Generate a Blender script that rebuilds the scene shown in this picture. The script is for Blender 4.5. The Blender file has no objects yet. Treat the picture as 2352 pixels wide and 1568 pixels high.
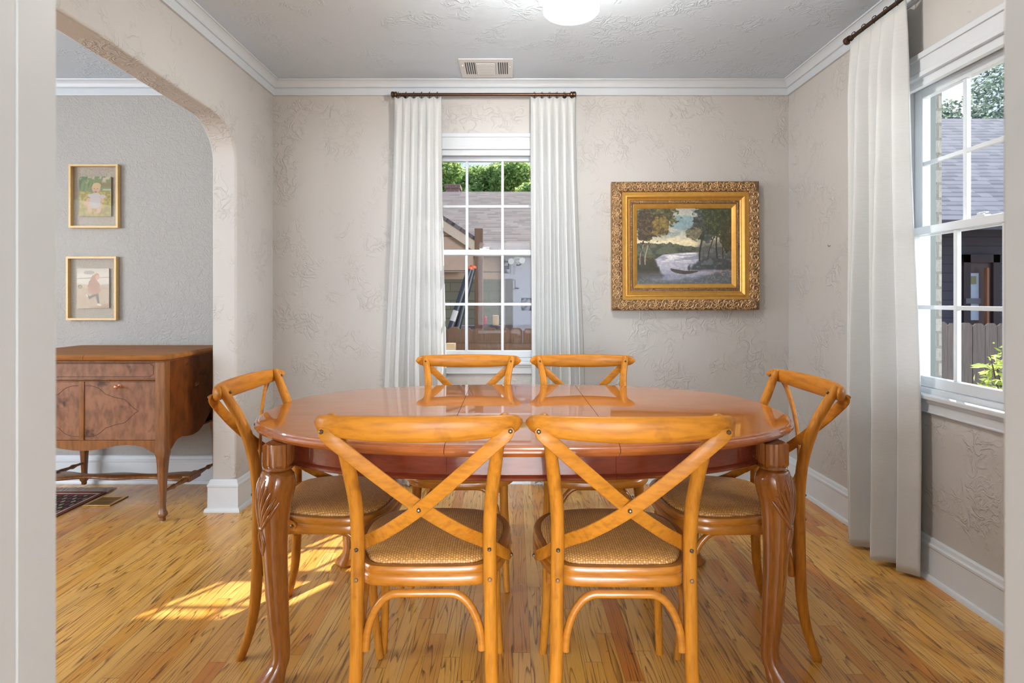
import bpy, bmesh, math, random
import numpy as np
from mathutils import Vector, Matrix
random.seed(7)
PI = math.pi
S = bpy.context.scene
COL = S.collection

# ---------------------------------------------------------------- camera, world, sun, exposure
F = 1316.0; CX = 1178.0; CY = 684.0; H = 1.16
cam_d = bpy.data.cameras.new('camera'); cam = bpy.data.objects.new('camera', cam_d); COL.objects.link(cam)
cam.location = (0, 0, H); cam.rotation_euler = (PI/2, 0, 0)
cam_d.sensor_width = 36; cam_d.lens = 36*F/2352
cam_d.shift_x = -(CX-1176)/2352; cam_d.shift_y = -(784-CY)/2352
cam_d.clip_start = 0.02; cam_d.clip_end = 200
cam_d.dof.use_dof = True; cam_d.dof.focus_distance = 2.6; cam_d.dof.aperture_fstop = 6.3
S.camera = cam
S.view_settings.view_transform = 'Standard'
try: S.view_settings.look = 'None'
except Exception: pass
S.view_settings.gamma = 1.0; S.view_settings.use_curve_mapping = False
S.view_settings.exposure = 0.28

def lin(c):
    r = []
    for v in c:
        v = v/255.0
        r.append(v/12.92 if v <= .04045 else ((v+.055)/1.055)**2.4)
    return (r[0], r[1], r[2], 1.0)

world = bpy.data.worlds.new('world'); S.world = world; world.use_nodes = True
wn = world.node_tree; wn.nodes.clear()
def wnode(t, **k):
    n = wn.nodes.new(t)
    for a, b in k.items(): setattr(n, a, b)
    return n
wo = wnode('ShaderNodeOutputWorld'); wb = wnode('ShaderNodeBackground')
wtc = wnode('ShaderNodeTexCoord'); wsep = wnode('ShaderNodeSeparateXYZ')
wr = wnode('ShaderNodeValToRGB'); wnz = wnode('ShaderNodeTexNoise'); wr2 = wnode('ShaderNodeValToRGB'); wmx = wnode('ShaderNodeMixRGB')
wn.links.new(wtc.outputs['Generated'], wsep.inputs[0]); wn.links.new(wsep.outputs['Z'], wr.inputs[0])
wr.color_ramp.elements[0].position = 0.0; wr.color_ramp.elements[0].color = lin((165, 192, 220))
wr.color_ramp.elements[1].position = 0.6; wr.color_ramp.elements[1].color = lin((110, 150, 210))
wn.links.new(wtc.outputs['Generated'], wnz.inputs['Vector']); wnz.inputs['Scale'].default_value = 4.0; wnz.inputs['Detail'].default_value = 6
wn.links.new(wnz.outputs['Fac'], wr2.inputs[0]); wr2.color_ramp.elements[0].position = .46; wr2.color_ramp.elements[1].position = .62
wn.links.new(wr2.outputs[0], wmx.inputs[0]); wn.links.new(wr.outputs[0], wmx.inputs[1]); wmx.inputs[2].default_value = (.62, .63, .65, 1)
wn.links.new(wmx.outputs[0], wb.inputs[0]); wb.inputs[1].default_value = 1.5
wn.links.new(wb.outputs[0], wo.inputs[0])

def add_light(name, kind, loc, energy, color=(1, 1, 1), size=1, size_y=None, target=None):
    d = bpy.data.lights.new(name, kind); o = bpy.data.objects.new(name, d); COL.objects.link(o)
    o.location = loc; d.energy = energy; d.color = color
    if kind == 'AREA':
        d.size = size
        if size_y: d.shape = 'RECTANGLE'; d.size_y = size_y
    if kind == 'POINT': d.shadow_soft_size = size
    if target is not None:
        o.rotation_euler = (Vector(target)-Vector(loc)).to_track_quat('-Z', 'Y').to_euler()
    return o
SUN = Vector((-.82, -1.25, -1.43)).normalized()
sd = bpy.data.lights.new('sun', 'SUN'); sun = bpy.data.objects.new('sun', sd); COL.objects.link(sun)
sd.energy = 9.0; sd.angle = math.radians(.6); sd.color = (1.0, .95, .86)
sun.rotation_euler = SUN.to_track_quat('-Z', 'Y').to_euler()
# added fill lamps out of view: hall, next room, outside the right window
add_light('hall_fill_light', 'AREA', (0.1, -4.45, 1.35), 420, (.84, .93, 1), 2.4, 1.9, (0.1, 2, 1.1))  # added frontal fill, standing in for daylight from an unseen hall
add_light('living_fill_light', 'AREA', (-4.9, .85, 1.5), 108, (.92, .97, 1), 2.2, 1.5, (1.7, 2.3, 1.0))  # added fill aimed through the arch at the right wall
add_light('outside_right_fill_light', 'AREA', (6.0, 1.3, 2.2), 620, (.92, .97, 1), 2.0, 2.0, (1.75, 2.16, 1.45))  # added lamp outdoors, brightens the left wall in place of sky light
add_light('living_front_fill_light', 'AREA', (-3.0, -1.05, 1.5), 28, (.92, .97, 1), 1.8, 1.6, (-2.6, 3.0, 1.0))  # weak added fill for the next room, from its unseen side

# ---------------------------------------------------------------- materials
def new_mat(name):
    m = bpy.data.materials.new(name); m.use_nodes = True
    nt = m.node_tree; b = nt.nodes['Principled BSDF']
    return m, nt, b
def N(nt, t, **k):
    n = nt.nodes.new(t)
    for a, b in k.items():
        if a.startswith('i_'): n.inputs[a[2:]].default_value = b
        else: setattr(n, a, b)
    return n
def ramp(nt, src, stops):
    r = nt.nodes.new('ShaderNodeValToRGB'); e = r.color_ramp.elements
    while len(e) > 1: e.remove(e[0])
    e[0].position = stops[0][0]; e[0].color = stops[0][1]
    for p, c in stops[1:]:
        x = e.new(p); x.color = c
    nt.links.new(src, r.inputs[0]); return r.outputs[0]
def g(v): return (v, v, v, 1)
def mth(nt, op, a, b=None, c=None):
    n = nt.nodes.new('ShaderNodeMath'); n.operation = op
    for i, v in enumerate((a, b, c)):
        if v is None: continue
        if isinstance(v, (int, float)): n.inputs[i].default_value = v
        else: nt.links.new(v, n.inputs[i])
    return n.outputs[0]
def mixc(nt, fac, a, b, mode='MIX'):
    n = nt.nodes.new('ShaderNodeMixRGB'); n.blend_type = mode
    for i, v in enumerate((fac, a, b)):
        if isinstance(v, (int, float)): n.inputs[i].default_value = v
        elif isinstance(v, tuple): n.inputs[i].default_value = v
        else: nt.links.new(v, n.inputs[i])
    return n.outputs[0]
def coords(nt, scale=(1, 1, 1), kind='Object'):
    tc = nt.nodes.new('ShaderNodeTexCoord'); mp = nt.nodes.new('ShaderNodeMapping')
    mp.inputs['Scale'].default_value = scale; nt.links.new(tc.outputs[kind], mp.inputs[0]); return mp.outputs[0]
def noise(nt, vec, scale, detail=3, rough=.5, dist=0):
    n = nt.nodes.new('ShaderNodeTexNoise'); n.inputs['Scale'].default_value = scale; n.inputs['Detail'].default_value = detail
    n.inputs['Roughness'].default_value = rough; n.inputs['Distortion'].default_value = dist
    nt.links.new(vec, n.inputs['Vector']); return n
def bump(nt, b, h, strength, dist):
    n = nt.nodes.new('ShaderNodeBump'); n.inputs['Strength'].default_value = strength; n.inputs['Distance'].default_value = dist
    nt.links.new(h, n.inputs['Height']); nt.links.new(n.outputs[0], b.inputs['Normal']); return n
def flat(name, rgb, rough=.5, metal=0, coat=0, emis=None):
    m, nt, b = new_mat(name); b.inputs['Base Color'].default_value = lin(rgb); b.inputs['Roughness'].default_value = rough
    b.inputs['Metallic'].default_value = metal; b.inputs['Coat Weight'].default_value = coat; b.inputs['Coat Roughness'].default_value = .06
    v = coords(nt); n = noise(nt, v, 14, 4)
    c = mixc(nt, n.outputs['Fac'], tuple([x*.88 for x in lin(rgb)[:3]]+[1]), tuple([min(1, x*1.1) for x in lin(rgb)[:3]]+[1]))
    nt.links.new(c, b.inputs['Base Color'])
    if emis:
        b.inputs['Emission Color'].default_value = lin(emis[0]); b.inputs['Emission Strength'].default_value = emis[1]
    return m

def plaster(name, rgb, scale, cover, strength, dist=.004, dense=False):
    m, nt, b = new_mat(name)
    v = coords(nt)
    n1 = noise(nt, v, scale, 3, .5, 1.3)
    a = mth(nt, 'ABSOLUTE', mth(nt, 'SUBTRACT', n1.outputs['Fac'], .5))
    ridge = ramp(nt, n1.outputs['Fac'], [(.36, g(0)), (.64, g(1))]) if dense else ramp(nt, a, [(0, g(1)), (.02, g(.85)), (.06, g(.2)), (.10, g(0))])     # soft trowel ridges
    msk = noise(nt, v, scale*.30, 3, .6)
    mk = ramp(nt, msk.outputs['Fac'], [(cover-.03, g(0)), (cover+.09, g(1))])
    h = ridge if dense else mth(nt, 'MULTIPLY', ridge, mk)
    soft = noise(nt, v, scale*.8, 2); fine = noise(nt, v, scale*5, 3)
    hh = mth(nt, 'ADD', h, mth(nt, 'ADD', mth(nt, 'MULTIPLY', soft.outputs['Fac'], .35), mth(nt, 'MULTIPLY', fine.outputs['Fac'], .10)))
    bump(nt, b, hh, strength, dist)
    big = noise(nt, v, 1.3, 3)
    base = lin(rgb)
    c = mixc(nt, big.outputs['Fac'], tuple([x*.95 for x in base[:3]]+[1]), tuple([min(1, x*1.05) for x in base[:3]]+[1]))
    nt.links.new(c, b.inputs['Base Color']); b.inputs['Roughness'].default_value = .5; b.inputs['Specular IOR Level'].default_value = .35
    return m
M = {}
M['plaster'] = plaster('plaster', (189, 186, 183), 15.0, .51, .75, .004)
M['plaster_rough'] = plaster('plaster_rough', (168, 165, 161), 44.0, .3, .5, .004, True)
M['ceiling'] = plaster('ceiling_plaster', (200, 213, 228), 17.0, .53, .6, .004)
def paint(name, rgb, rough=.35):
    m, nt, b = new_mat(name); v = coords(nt); n = noise(nt, v, 18, 4)
    base = lin(rgb); c = mixc(nt, n.outputs['Fac'], tuple([x*.96 for x in base[:3]]+[1]), tuple([min(1, x*1.03) for x in base[:3]]+[1]))
    nt.links.new(c, b.inputs['Base Color']); b.inputs['Roughness'].default_value = rough
    bump(nt, b, n.outputs['Fac'], .12, .002); return m
M['trim'] = paint('trim_paint', (212, 218, 224))
M['crown'] = paint('crown_paint', (198, 204, 211), .4)
M['window_paint'] = paint('window_paint', (202, 206, 211), .3)
M['jamb'] = paint('door_jamb_paint', (186, 188, 188), .3)

def floor_mat():
    m, nt, b = new_mat('oak_floor')
    v = coords(nt); sp = nt.nodes.new('ShaderNodeSeparateXYZ'); nt.links.new(v, sp.inputs[0])
    X, Y = sp.outputs[0], sp.outputs[1]; w = .057
    xs = mth(nt, 'DIVIDE', X, w); i = mth(nt, 'FLOOR', xs); fx = mth(nt, 'FRACT', xs)
    wn1 = nt.nodes.new('ShaderNodeTexWhiteNoise'); wn1.noise_dimensions = '1D'; nt.links.new(i, wn1.inputs['W'])
    yy = mth(nt, 'DIVIDE', mth(nt, 'ADD', Y, mth(nt, 'MULTIPLY', wn1.outputs['Value'], 3.1)), .92); j = mth(nt, 'FLOOR', yy); fy = mth(nt, 'FRACT', yy)
    cb = nt.nodes.new('ShaderNodeCombineXYZ'); nt.links.new(i, cb.inputs[0]); nt.links.new(j, cb.inputs[1])
    wn2 = nt.nodes.new('ShaderNodeTexWhiteNoise'); wn2.noise_dimensions = '2D'; nt.links.new(cb.outputs[0], wn2.inputs['Vector'])
    idv = wn2.outputs['Value']
    wn3 = nt.nodes.new('ShaderNodeTexWhiteNoise'); wn3.noise_dimensions = '3D'
    cb2 = nt.nodes.new('ShaderNodeCombineXYZ'); nt.links.new(i, cb2.inputs[0]); nt.links.new(j, cb2.inputs[1]); cb2.inputs[2].default_value = 7.3
    nt.links.new(cb2.outputs[0], wn3.inputs['Vector']); id2 = wn3.outputs['Value']
    # grain coordinates, shifted for each board
    gc = nt.nodes.new('ShaderNodeCombineXYZ')
    nt.links.new(mth(nt, 'ADD', mth(nt, 'MULTIPLY', X, 1.0), mth(nt, 'MULTIPLY', idv, 17)), gc.inputs[0])
    nt.links.new(mth(nt, 'ADD', mth(nt, 'MULTIPLY', Y, .05), mth(nt, 'MULTIPLY', id2, 23)), gc.inputs[1])
    cath = noise(nt, gc.outputs[0], 15, 2.5, .45, .15)
    ringv = mth(nt, 'FRACT', mth(nt, 'MULTIPLY', cath.outputs['Fac'], 14))
    rings = ramp(nt, ringv, [(0, g(.0)), (.05, g(1)), (.15, g(.7)), (.30, g(.06)), (1, g(0))])
    brk = noise(nt, gc.outputs[0], 140, 3, .7)
    rings2 = mth(nt, 'MULTIPLY', rings, ramp(nt, brk.outputs['Fac'], [(.34, g(.15)), (.55, g(1))]))
    gc2 = nt.nodes.new('ShaderNodeCombineXYZ')
    nt.links.new(mth(nt, 'ADD', mth(nt, 'MULTIPLY', X, 1.0), mth(nt, 'MULTIPLY', idv, 9)), gc2.inputs[0])
    nt.links.new(mth(nt, 'ADD', mth(nt, 'MULTIPLY', Y, .03), mth(nt, 'MULTIPLY', id2, 11)), gc2.inputs[1])
    pores = noise(nt, gc2.outputs[0], 330, 2, .7)
    pv = ramp(nt, pores.outputs['Fac'], [(.36, g(.9)), (.5, g(0))])
    base = ramp(nt, idv, [(0, lin((204, 144, 68))), (.25, lin((220, 166, 84))), (.5, lin((228, 178, 96))), (.75, lin((224, 168, 76))), (.93, lin((214, 146, 58))), (1, lin((196, 118, 44)))])
    blot = noise(nt, gc2.outputs[0], 22, 3)
    base = mixc(nt, mth(nt, 'MULTIPLY', blot.outputs['Fac'], .22), base, lin((188, 120, 58)))
    c = mixc(nt, mth(nt, 'MULTIPLY', rings2, .9), base, lin((84, 44, 18)))
    c = mixc(nt, mth(nt, 'MULTIPLY', pv, .18), c, lin((120, 66, 26)))
    gx = mth(nt, 'MINIMUM', fx, mth(nt, 'SUBTRACT', 1.0, fx)); gy = mth(nt, 'MINIMUM', fy, mth(nt, 'SUBTRACT', 1.0, fy))
    gap = mth(nt, 'MAXIMUM', mth(nt, 'LESS_THAN', gx, .016), mth(nt, 'LESS_THAN', gy, .0011))
    c = mixc(nt, mth(nt, 'MULTIPLY', gap, .5), c, lin((80, 44, 18)))
    nt.links.new(c, b.inputs['Base Color'])
    rn = noise(nt, v, 5, 3); rr = ramp(nt, rn.outputs['Fac'], [(.3, g(.24)), (.7, g(.38))])
    nt.links.new(rr, b.inputs['Roughness']); b.inputs['Coat Weight'].default_value = .25; b.inputs['Coat Roughness'].default_value = .2
    hgt = mth(nt, 'SUBTRACT', mth(nt, 'MULTIPLY', pv, -.25), gap); bump(nt, b, hgt, .35, .0012)
    return m
M['floor'] = floor_mat()

def wood(name, c1, c2, dark, stretch=(1, 1, 1), scale=10, rough=.3, coat=.5, knots=.25, streak=.5, spec=.5, kind='Object'):
    m, nt, b = new_mat(name); v = coords(nt, stretch, kind)
    n1 = noise(nt, v, scale, 4, .55, .6); n2 = noise(nt, v, scale*5, 3, .6); n3 = noise(nt, coords(nt, (1, 1, 1), kind), 9, 3, .6)
    c = mixc(nt, n1.outputs['Fac'], lin(c1), lin(c2))
    st = ramp(nt, n2.outputs['Fac'], [(.42, g(0)), (.68, g(1))])
    c = mixc(nt, mth(nt, 'MULTIPLY', st, streak), c, lin(dark))
    kn = ramp(nt, n3.outputs['Fac'], [(.62, g(0)), (.74, g(1))])
    c = mixc(nt, mth(nt, 'MULTIPLY', kn, knots), c, lin(dark))
    nt.links.new(c, b.inputs['Base Color']); b.inputs['Roughness'].default_value = rough
    b.inputs['Coat Weight'].default_value = coat; b.inputs['Coat Roughness'].default_value = .03 if coat > .6 else .12; b.inputs['Specular IOR Level'].default_value = spec
    bump(nt, b, n2.outputs['Fac'], .04, .001); return m
M['chair'] = wood('honey_beech', (196, 130, 40), (176, 106, 26), (104, 54, 16), (1, 1, .12), 16, .46, .06, .6, .42, .22)
M['chair_x'] = wood('honey_beech_bent', (192, 126, 38), (172, 102, 24), (104, 54, 16), (.12, 1, 1), 16, .46, .06, .6, .38, .22)
M['chair_seat'] = wood('honey_beech_ring', (192, 124, 40), (168, 98, 26), (100, 52, 18), (.3, .3, 1), 16, .3, .5, .35, .3)
M['table_top'] = wood('cherry_veneer', (180, 106, 30), (156, 84, 20), (116, 56, 14), (.12, 1, 1), 14, .3, 1.0, .0, .22, .1)
M['table_edge'] = wood('cherry_edge', (176, 98, 44), (150, 78, 32), (88, 38, 14), (.15, 1, 1), 18, .2, 1.0, .0, .3)
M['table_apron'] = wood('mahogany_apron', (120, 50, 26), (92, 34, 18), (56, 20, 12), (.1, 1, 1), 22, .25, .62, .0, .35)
M['table_leg'] = wood('mahogany_leg', (166, 102, 42), (140, 78, 28), (88, 44, 14), (1, 1, .15), 22, .2, 1.0, .15, .35)
M['console'] = wood('walnut_front', (158, 112, 86), (112, 72, 52), (54, 34, 28), (1, 1, .45), 6, .42, .2, .9, .5, .3)
M['console_frame'] = wood('walnut_frame', (150, 96, 46), (110, 62, 26), (50, 26, 12), (1, 1, .12), 14, .34, .4, .4, .45)
M['console_side'] = wood('walnut_side', (146, 80, 24), (84, 38, 12), (34, 16, 8), (1, 1, .5), 4.5, .36, .3, .9, .5, .3)
M['console_top'] = wood('walnut_top', (162, 106, 50), (134, 80, 32), (76, 42, 18), (.15, 1, 1), 10, .5, .0, .2, .4, .25)
M['inlay'] = flat('dark_inlay', (74, 40, 28), .5)
M['bronze'] = flat('bronze', (86, 66, 54), .35, .8)
M['bolt'] = flat('dark_steel', (104, 92, 76), .35, .8)
M['dull_bronze'] = flat('dull_bronze', (146, 108, 70), .4, .3)
M['vent_beige'] = flat('beige_enamel', (196, 176, 138), .4)
M['brass'] = flat('brass', (196, 150, 72), .35, .8)
M['copper'] = flat('copper_knob', (176, 116, 88), .35, .6)
M['black'] = flat('shade_black', (22, 20, 18), .7)  # black painted in for the shade inside the vents
M['white_metal'] = paint('white_enamel', (222, 223, 224), .35)
M['grey_metal'] = paint('grey_slots', (128, 129, 130), .5)

def rattan():
    m, nt, b = new_mat('rattan_weave'); v = coords(nt); sp = nt.nodes.new('ShaderNodeSeparateXYZ'); nt.links.new(v, sp.inputs[0])
    w = .0066
    wb_ = noise(nt, v, 60, 2)
    u = mth(nt, 'ADD', mth(nt, 'DIVIDE', sp.outputs[0], w), mth(nt, 'MULTIPLY', wb_.outputs['Fac'], .35)); t = mth(nt, 'ADD', mth(nt, 'DIVIDE', sp.outputs[1], w*.62), mth(nt, 'MULTIPLY', wb_.outputs['Fac'], .35))
    fu = mth(nt, 'FLOOR', u); ft = mth(nt, 'FLOOR', t)
    par = mth(nt, 'MODULO', mth(nt, 'ADD', mth(nt, 'ABSOLUTE', fu), mth(nt, 'ABSOLUTE', ft)), 2.0)
    a = mth(nt, 'ABSOLUTE', mth(nt, 'SINE', mth(nt, 'MULTIPLY', u, PI))); c = mth(nt, 'ABSOLUTE', mth(nt, 'SINE', mth(nt, 'MULTIPLY', t, PI)))
    hgt = mth(nt, 'ADD', mth(nt, 'MULTIPLY', mth(nt, 'MULTIPLY', a, c), mth(nt, 'ADD', mth(nt, 'MULTIPLY', par, .65), .35)), 0)
    cid = nt.nodes.new('ShaderNodeCombineXYZ'); nt.links.new(fu, cid.inputs[0]); nt.links.new(ft, cid.inputs[1])
    wn2 = nt.nodes.new('ShaderNodeTexWhiteNoise'); wn2.noise_dimensions = '2D'; nt.links.new(cid.outputs[0], wn2.inputs['Vector'])
    cc = ramp(nt, hgt, [(0, lin((150, 88, 36))), (.15, lin((212, 144, 68))), (.7, lin((238, 184, 102))), (1, lin((248, 212, 144)))])
    var = ramp(nt, wn2.outputs['Value'], [(0, g(.66)), (1, g(1.0))])
    cc = mixc(nt, 1.0, cc, var, 'MULTIPLY')
    big = noise(nt, v, 12, 3); cc = mixc(nt, mth(nt, 'MULTIPLY', big.outputs['Fac'], .35), cc, lin((176, 128, 76)))
    nt.links.new(cc, b.inputs['Base Color']); b.inputs['Roughness'].default_value = .42
    bump(nt, b, hgt, .55, .0015); return m
M['rattan'] = rattan()

def fabric():
    m, nt, b = new_mat('curtain_linen'); v = coords(nt, (30, 30, 420)); n = noise(nt, v, 1.0, 3, .6)
    v2 = coords(nt, (500, 500, 40)); n2 = noise(nt, v2, 1.0, 2)
    c = mixc(nt, n.outputs['Fac'], lin((212, 213, 212)), lin((228, 229, 229))); nt.links.new(c, b.inputs['Base Color'])
    b.inputs['Roughness'].default_value = .9; b.inputs['Sheen Weight'].default_value = .2
    h = mth(nt, 'ADD', n.outputs['Fac'], mth(nt, 'MULTIPLY', n2.outputs['Fac'], .4)); bump(nt, b, h, .5, .0012)
    tr = nt.nodes.new('ShaderNodeBsdfTranslucent'); nt.links.new(c, tr.inputs[0]); mx = nt.nodes.new('ShaderNodeMixShader'); mx.inputs[0].default_value = .22
    out = nt.nodes['Material Output']; nt.links.new(b.outputs[0], mx.inputs[1]); nt.links.new(tr.outputs[0], mx.inputs[2]); nt.links.new(mx.outputs[0], out.inputs[0])
    return m
M['curtain'] = fabric()

def glass(name, tint=(1, 1, 1, 1), refl=1.0):
    m, nt, b = new_mat(name); nt.nodes.remove(b)
    tr = nt.nodes.new('ShaderNodeBsdfTransparent'); tr.inputs[0].default_value = tint
    gl = nt.nodes.new('ShaderNodeBsdfGlossy'); gl.inputs['Roughness'].default_value = .01
    fr = nt.nodes.new('ShaderNodeFresnel'); fr.inputs[0].default_value = 1.45
    ge = nt.nodes.new('ShaderNodeNewGeometry'); front = mth(nt, 'MULTIPLY', mth(nt, 'SUBTRACT', 1.0, ge.outputs['Backfacing']), refl)
    mx = nt.nodes.new('ShaderNodeMixShader'); nt.links.new(mth(nt, 'MULTIPLY', fr.outputs[0], front), mx.inputs[0])
    nt.links.new(tr.outputs[0], mx.inputs[1]); nt.links.new(gl.outputs[0], mx.inputs[2])
    nt.links.new(mx.outputs[0], nt.nodes['Material Output'].inputs[0]); return m
M['glass'] = glass('window_glass', (.985, .99, .99, 1), .14)
M['frame_glass'] = glass('picture_glass', (.97, .95, .92, 1), .2)

def vcol_mat(name, rough=.5, bmp=0, coat=0):
    m, nt, b = new_mat(name); a = nt.nodes.new('ShaderNodeVertexColor'); a.layer_name = 'picture'
    nt.links.new(a.outputs[0], b.inputs['Base Color']); b.inputs['Roughness'].default_value = rough; b.inputs['Coat Weight'].default_value = coat
    if bmp:
        n = noise(nt, coords(nt, (1, 1, 2.5)), 160, 3, .6, .8); bump(nt, b, n.outputs['Fac'], bmp, .002)
    return m
M['oil'] = vcol_mat('oil_paint', .45, .5, .2)
M['print'] = vcol_mat('photo_print', .35)

def gold(name, dark, mid, light, scale=0, strength=1.0, dist=.01):
    m, nt, b = new_mat(name); v = coords(nt)
    n = noise(nt, v, 40, 4)
    c = mixc(nt, n.outputs['Fac'], lin(mid), lin(light))
    if scale:
        d = noise(nt, v, 24, 2); off = nt.nodes.new('ShaderNodeVectorMath'); off.operation = 'MULTIPLY_ADD'
        nt.links.new(d.outputs['Color'], off.inputs[0]); off.inputs[1].default_value = (.05, .05, .05); nt.links.new(v, off.inputs[2])
        vo = nt.nodes.new('ShaderNodeTexVoronoi'); vo.inputs['Scale'].default_value = scale; nt.links.new(off.outputs[0], vo.inputs['Vector'])
        s = mth(nt, 'MULTIPLY', mth(nt, 'ADD', mth(nt, 'SINE', mth(nt, 'MULTIPLY', vo.outputs['Distance'], 24)), 1.0), .5)
        c = mixc(nt, ramp(nt, s, [(.0, g(.9)), (.45, g(0))]), c, lin(dark))
        bump(nt, b, s, strength, dist)
    nt.links.new(c, b.inputs['Base Color']); b.inputs['Roughness'].default_value = .38; b.inputs['Metallic'].default_value = .55; return m
M['gold'] = gold('gold_leaf', (60, 30, 12), (190, 136, 58), (214, 168, 88))
M['gold_ornate'] = gold('ornate_gold', (58, 36, 24), (140, 108, 76), (176, 144, 108), 60, .5, .003)
M['gold_scroll'] = gold('scroll_gold', (60, 30, 12), (186, 146, 100), (214, 180, 138))
M['gold_dark'] = gold('recess_gold', (50, 28, 14), (120, 84, 50), (150, 112, 74))
M['pale_wood'] = wood('pale_frame_wood', (222, 190, 130), (206, 168, 104), (170, 120, 60), (1, 1, 1), 30, .45, .1, 0, .2)

# ---------------------------------------------------------------- mesh helpers
class MB:
    def __init__(s): s.v = []; s.f = []
    def add(s, vs, fs):
        o = len(s.v); s.v += [tuple(p) for p in vs]; s.f += [tuple(i+o for i in f) for f in fs]
    def box(s, x0, x1, y0, y1, z0, z1):
        s.add([(x0, y0, z0), (x1, y0, z0), (x1, y1, z0), (x0, y1, z0), (x0, y0, z1), (x1, y0, z1), (x1, y1, z1), (x0, y1, z1)],
              [(0, 3, 2, 1), (4, 5, 6, 7), (0, 1, 5, 4), (1, 2, 6, 5), (2, 3, 7, 6), (3, 0, 4, 7)]); return s
    def rings(s, rings, cap=True, closed=False):
        n = len(rings[0]); vs = [p for r in rings for p in r]; fs = []
        m = len(rings)
        for k in range(m if closed else m-1):
            a = k*n; b_ = ((k+1) % m)*n
            for i in range(n):
                j = (i+1) % n; fs.append((a+i, a+j, b_+j, b_+i))
        if cap and not closed:
            fs.append(tuple(range(n-1, -1, -1))); fs.append(tuple((m-1)*n+i for i in range(n)))
        s.add(vs, fs); return s
    def tube(s, pts, r, n=12, ry=None, up=None, rnd=False):
        pts = [Vector(p) for p in pts]; m = len(pts)
        rr = r if isinstance(r, (list, tuple)) else [r]*m
        if rnd:   # rounded ends
            t0 = (pts[1]-pts[0]).normalized(); t1 = (pts[-1]-pts[-2]).normalized()
            pts = [pts[0]-t0*rr[0]*.5, pts[0]-t0*rr[0]*.35]+pts+[pts[-1]+t1*rr[-1]*.35, pts[-1]+t1*rr[-1]*.5]
            rr = [rr[0]*.35, rr[0]*.75]+list(rr)+[rr[-1]*.75, rr[-1]*.35]; m = len(pts)
        T = []
        for i in range(m):
            a = pts[max(0, i-1)]; c = pts[min(m-1, i+1)]; T.append((c-a).normalized())
        nrm = Vector(up) if up else (Vector((0, 0, 1)) if abs(T[0].z) < .9 else Vector((1, 0, 0)))
        rings = []
        for i in range(m):
            t = T[i]; nrm = (nrm - t*nrm.dot(t)).normalized(); bb = t.cross(nrm)
            k = (ry[i] if isinstance(ry, (list, tuple)) else ry) if ry else None
            ring = []
            for q in range(n):
                a = 2*PI*q/n
                ring.append(pts[i]+nrm*math.cos(a)*rr[i]+bb*math.sin(a)*((rr[i] if k is None else k)))
            rings.append(ring)
        return s.rings(rings)
    def sweep(s, pts, sec, nrms):   # sec: list of (n, b) offsets; nrms: one vector for each point
        pts = [Vector(p) for p in pts]; m = len(pts); rings = []
        for i in range(m):
            t = (pts[min(m-1, i+1)]-pts[max(0, i-1)]).normalized(); n_ = Vector(nrms[i] if isinstance(nrms, list) else nrms)
            n_ = (n_-t*n_.dot(t)).normalized(); b_ = t.cross(n_)
            sc = sec(i) if callable(sec) else sec
            rings.append([pts[i]+n_*a+b_*c for a, c in sc])
        return s.rings(rings)
    def lathe(s, prof, c=(0, 0, 0), n=24, axis='z'):
        rings = []
        for r, z in prof:
            r = max(r, 1e-4); ring = []
            for q in range(n):
                a = 2*PI*q/n; x, y = r*math.cos(a), r*math.sin(a)
                p = {'z': (x, y, z), 'x': (z, x, y), 'y': (y, z, x)}[axis]
                ring.append((p[0]+c[0], p[1]+c[1], p[2]+c[2]))
            rings.append(ring)
        return s.rings(rings)
    def prism(s, poly, a, b, plane='xz'):
        n = len(poly)
        def P(u, v, w): return {'xz': (u, w, v), 'yz': (w, u, v), 'xy': (u, v, w)}[plane]
        s.rings([[P(u, v, a) for u, v in poly], [P(u, v, b) for u, v in poly]]); return s
    def moulding(s, path, prof, closed=False):
        # path: 2-D points (x,y); prof: (p, z) with p to the left of travel; mitred corners
        P = [Vector((p[0], p[1])) for p in path]; m = len(P); rings = []
        for i in range(m):
            if closed or 0 < i < m-1:
                d0 = (P[i]-P[(i-1) % m]).normalized(); d1 = (P[(i+1) % m]-P[i]).normalized()
            elif i == 0: d0 = d1 = (P[1]-P[0]).normalized()
            else: d0 = d1 = (P[-1]-P[-2]).normalized()
            n0 = Vector((-d0.y, d0.x)); n1 = Vector((-d1.y, d1.x)); k = (n0+n1); k = k/(k.dot(n0))
            rings.append([(P[i].x+k.x*p, P[i].y+k.y*p, z) for p, z in prof])
        return s.rings(rings, closed=closed)
    def build(s, name, mat, parent=None, smooth=True, ang=35, bevel=0, seg=2):
        me = bpy.data.meshes.new(name); me.from_pydata(s.v, [], s.f); me.update()
        bm = bmesh.new(); bm.from_mesh(me); bmesh.ops.recalc_face_normals(bm, faces=bm.faces); bm.to_mesh(me); bm.free()
        if mat: me.materials.append(M[mat] if isinstance(mat, str) else mat)
        o = bpy.data.objects.new(name, me); COL.objects.link(o)
        if parent: o.parent = parent
        if smooth:
            me.polygons.foreach_set('use_smooth', [True]*len(me.polygons)); me.set_sharp_from_angle(angle=math.radians(ang))
        if bevel:
            md = o.modifiers.new('bevel', 'BEVEL'); md.width = bevel; md.segments = seg; md.limit_method = 'ANGLE'; md.angle_limit = math.radians(40)
            md.harden_normals = False
        return o
def tag(o, label=None, cat=None, group=None, kind=None):
    if label: o['label'] = label
    if cat: o['category'] = cat
    if group: o['group'] = group
    if kind: o['kind'] = kind
    return o
def empty(name, loc=(0, 0, 0), rz=0, **k):
    o = bpy.data.objects.new(name, None); COL.objects.link(o); o.location = loc; o.rotation_euler = (0, 0, rz); o.empty_display_size = .1
    return tag(o, **k)
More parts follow.
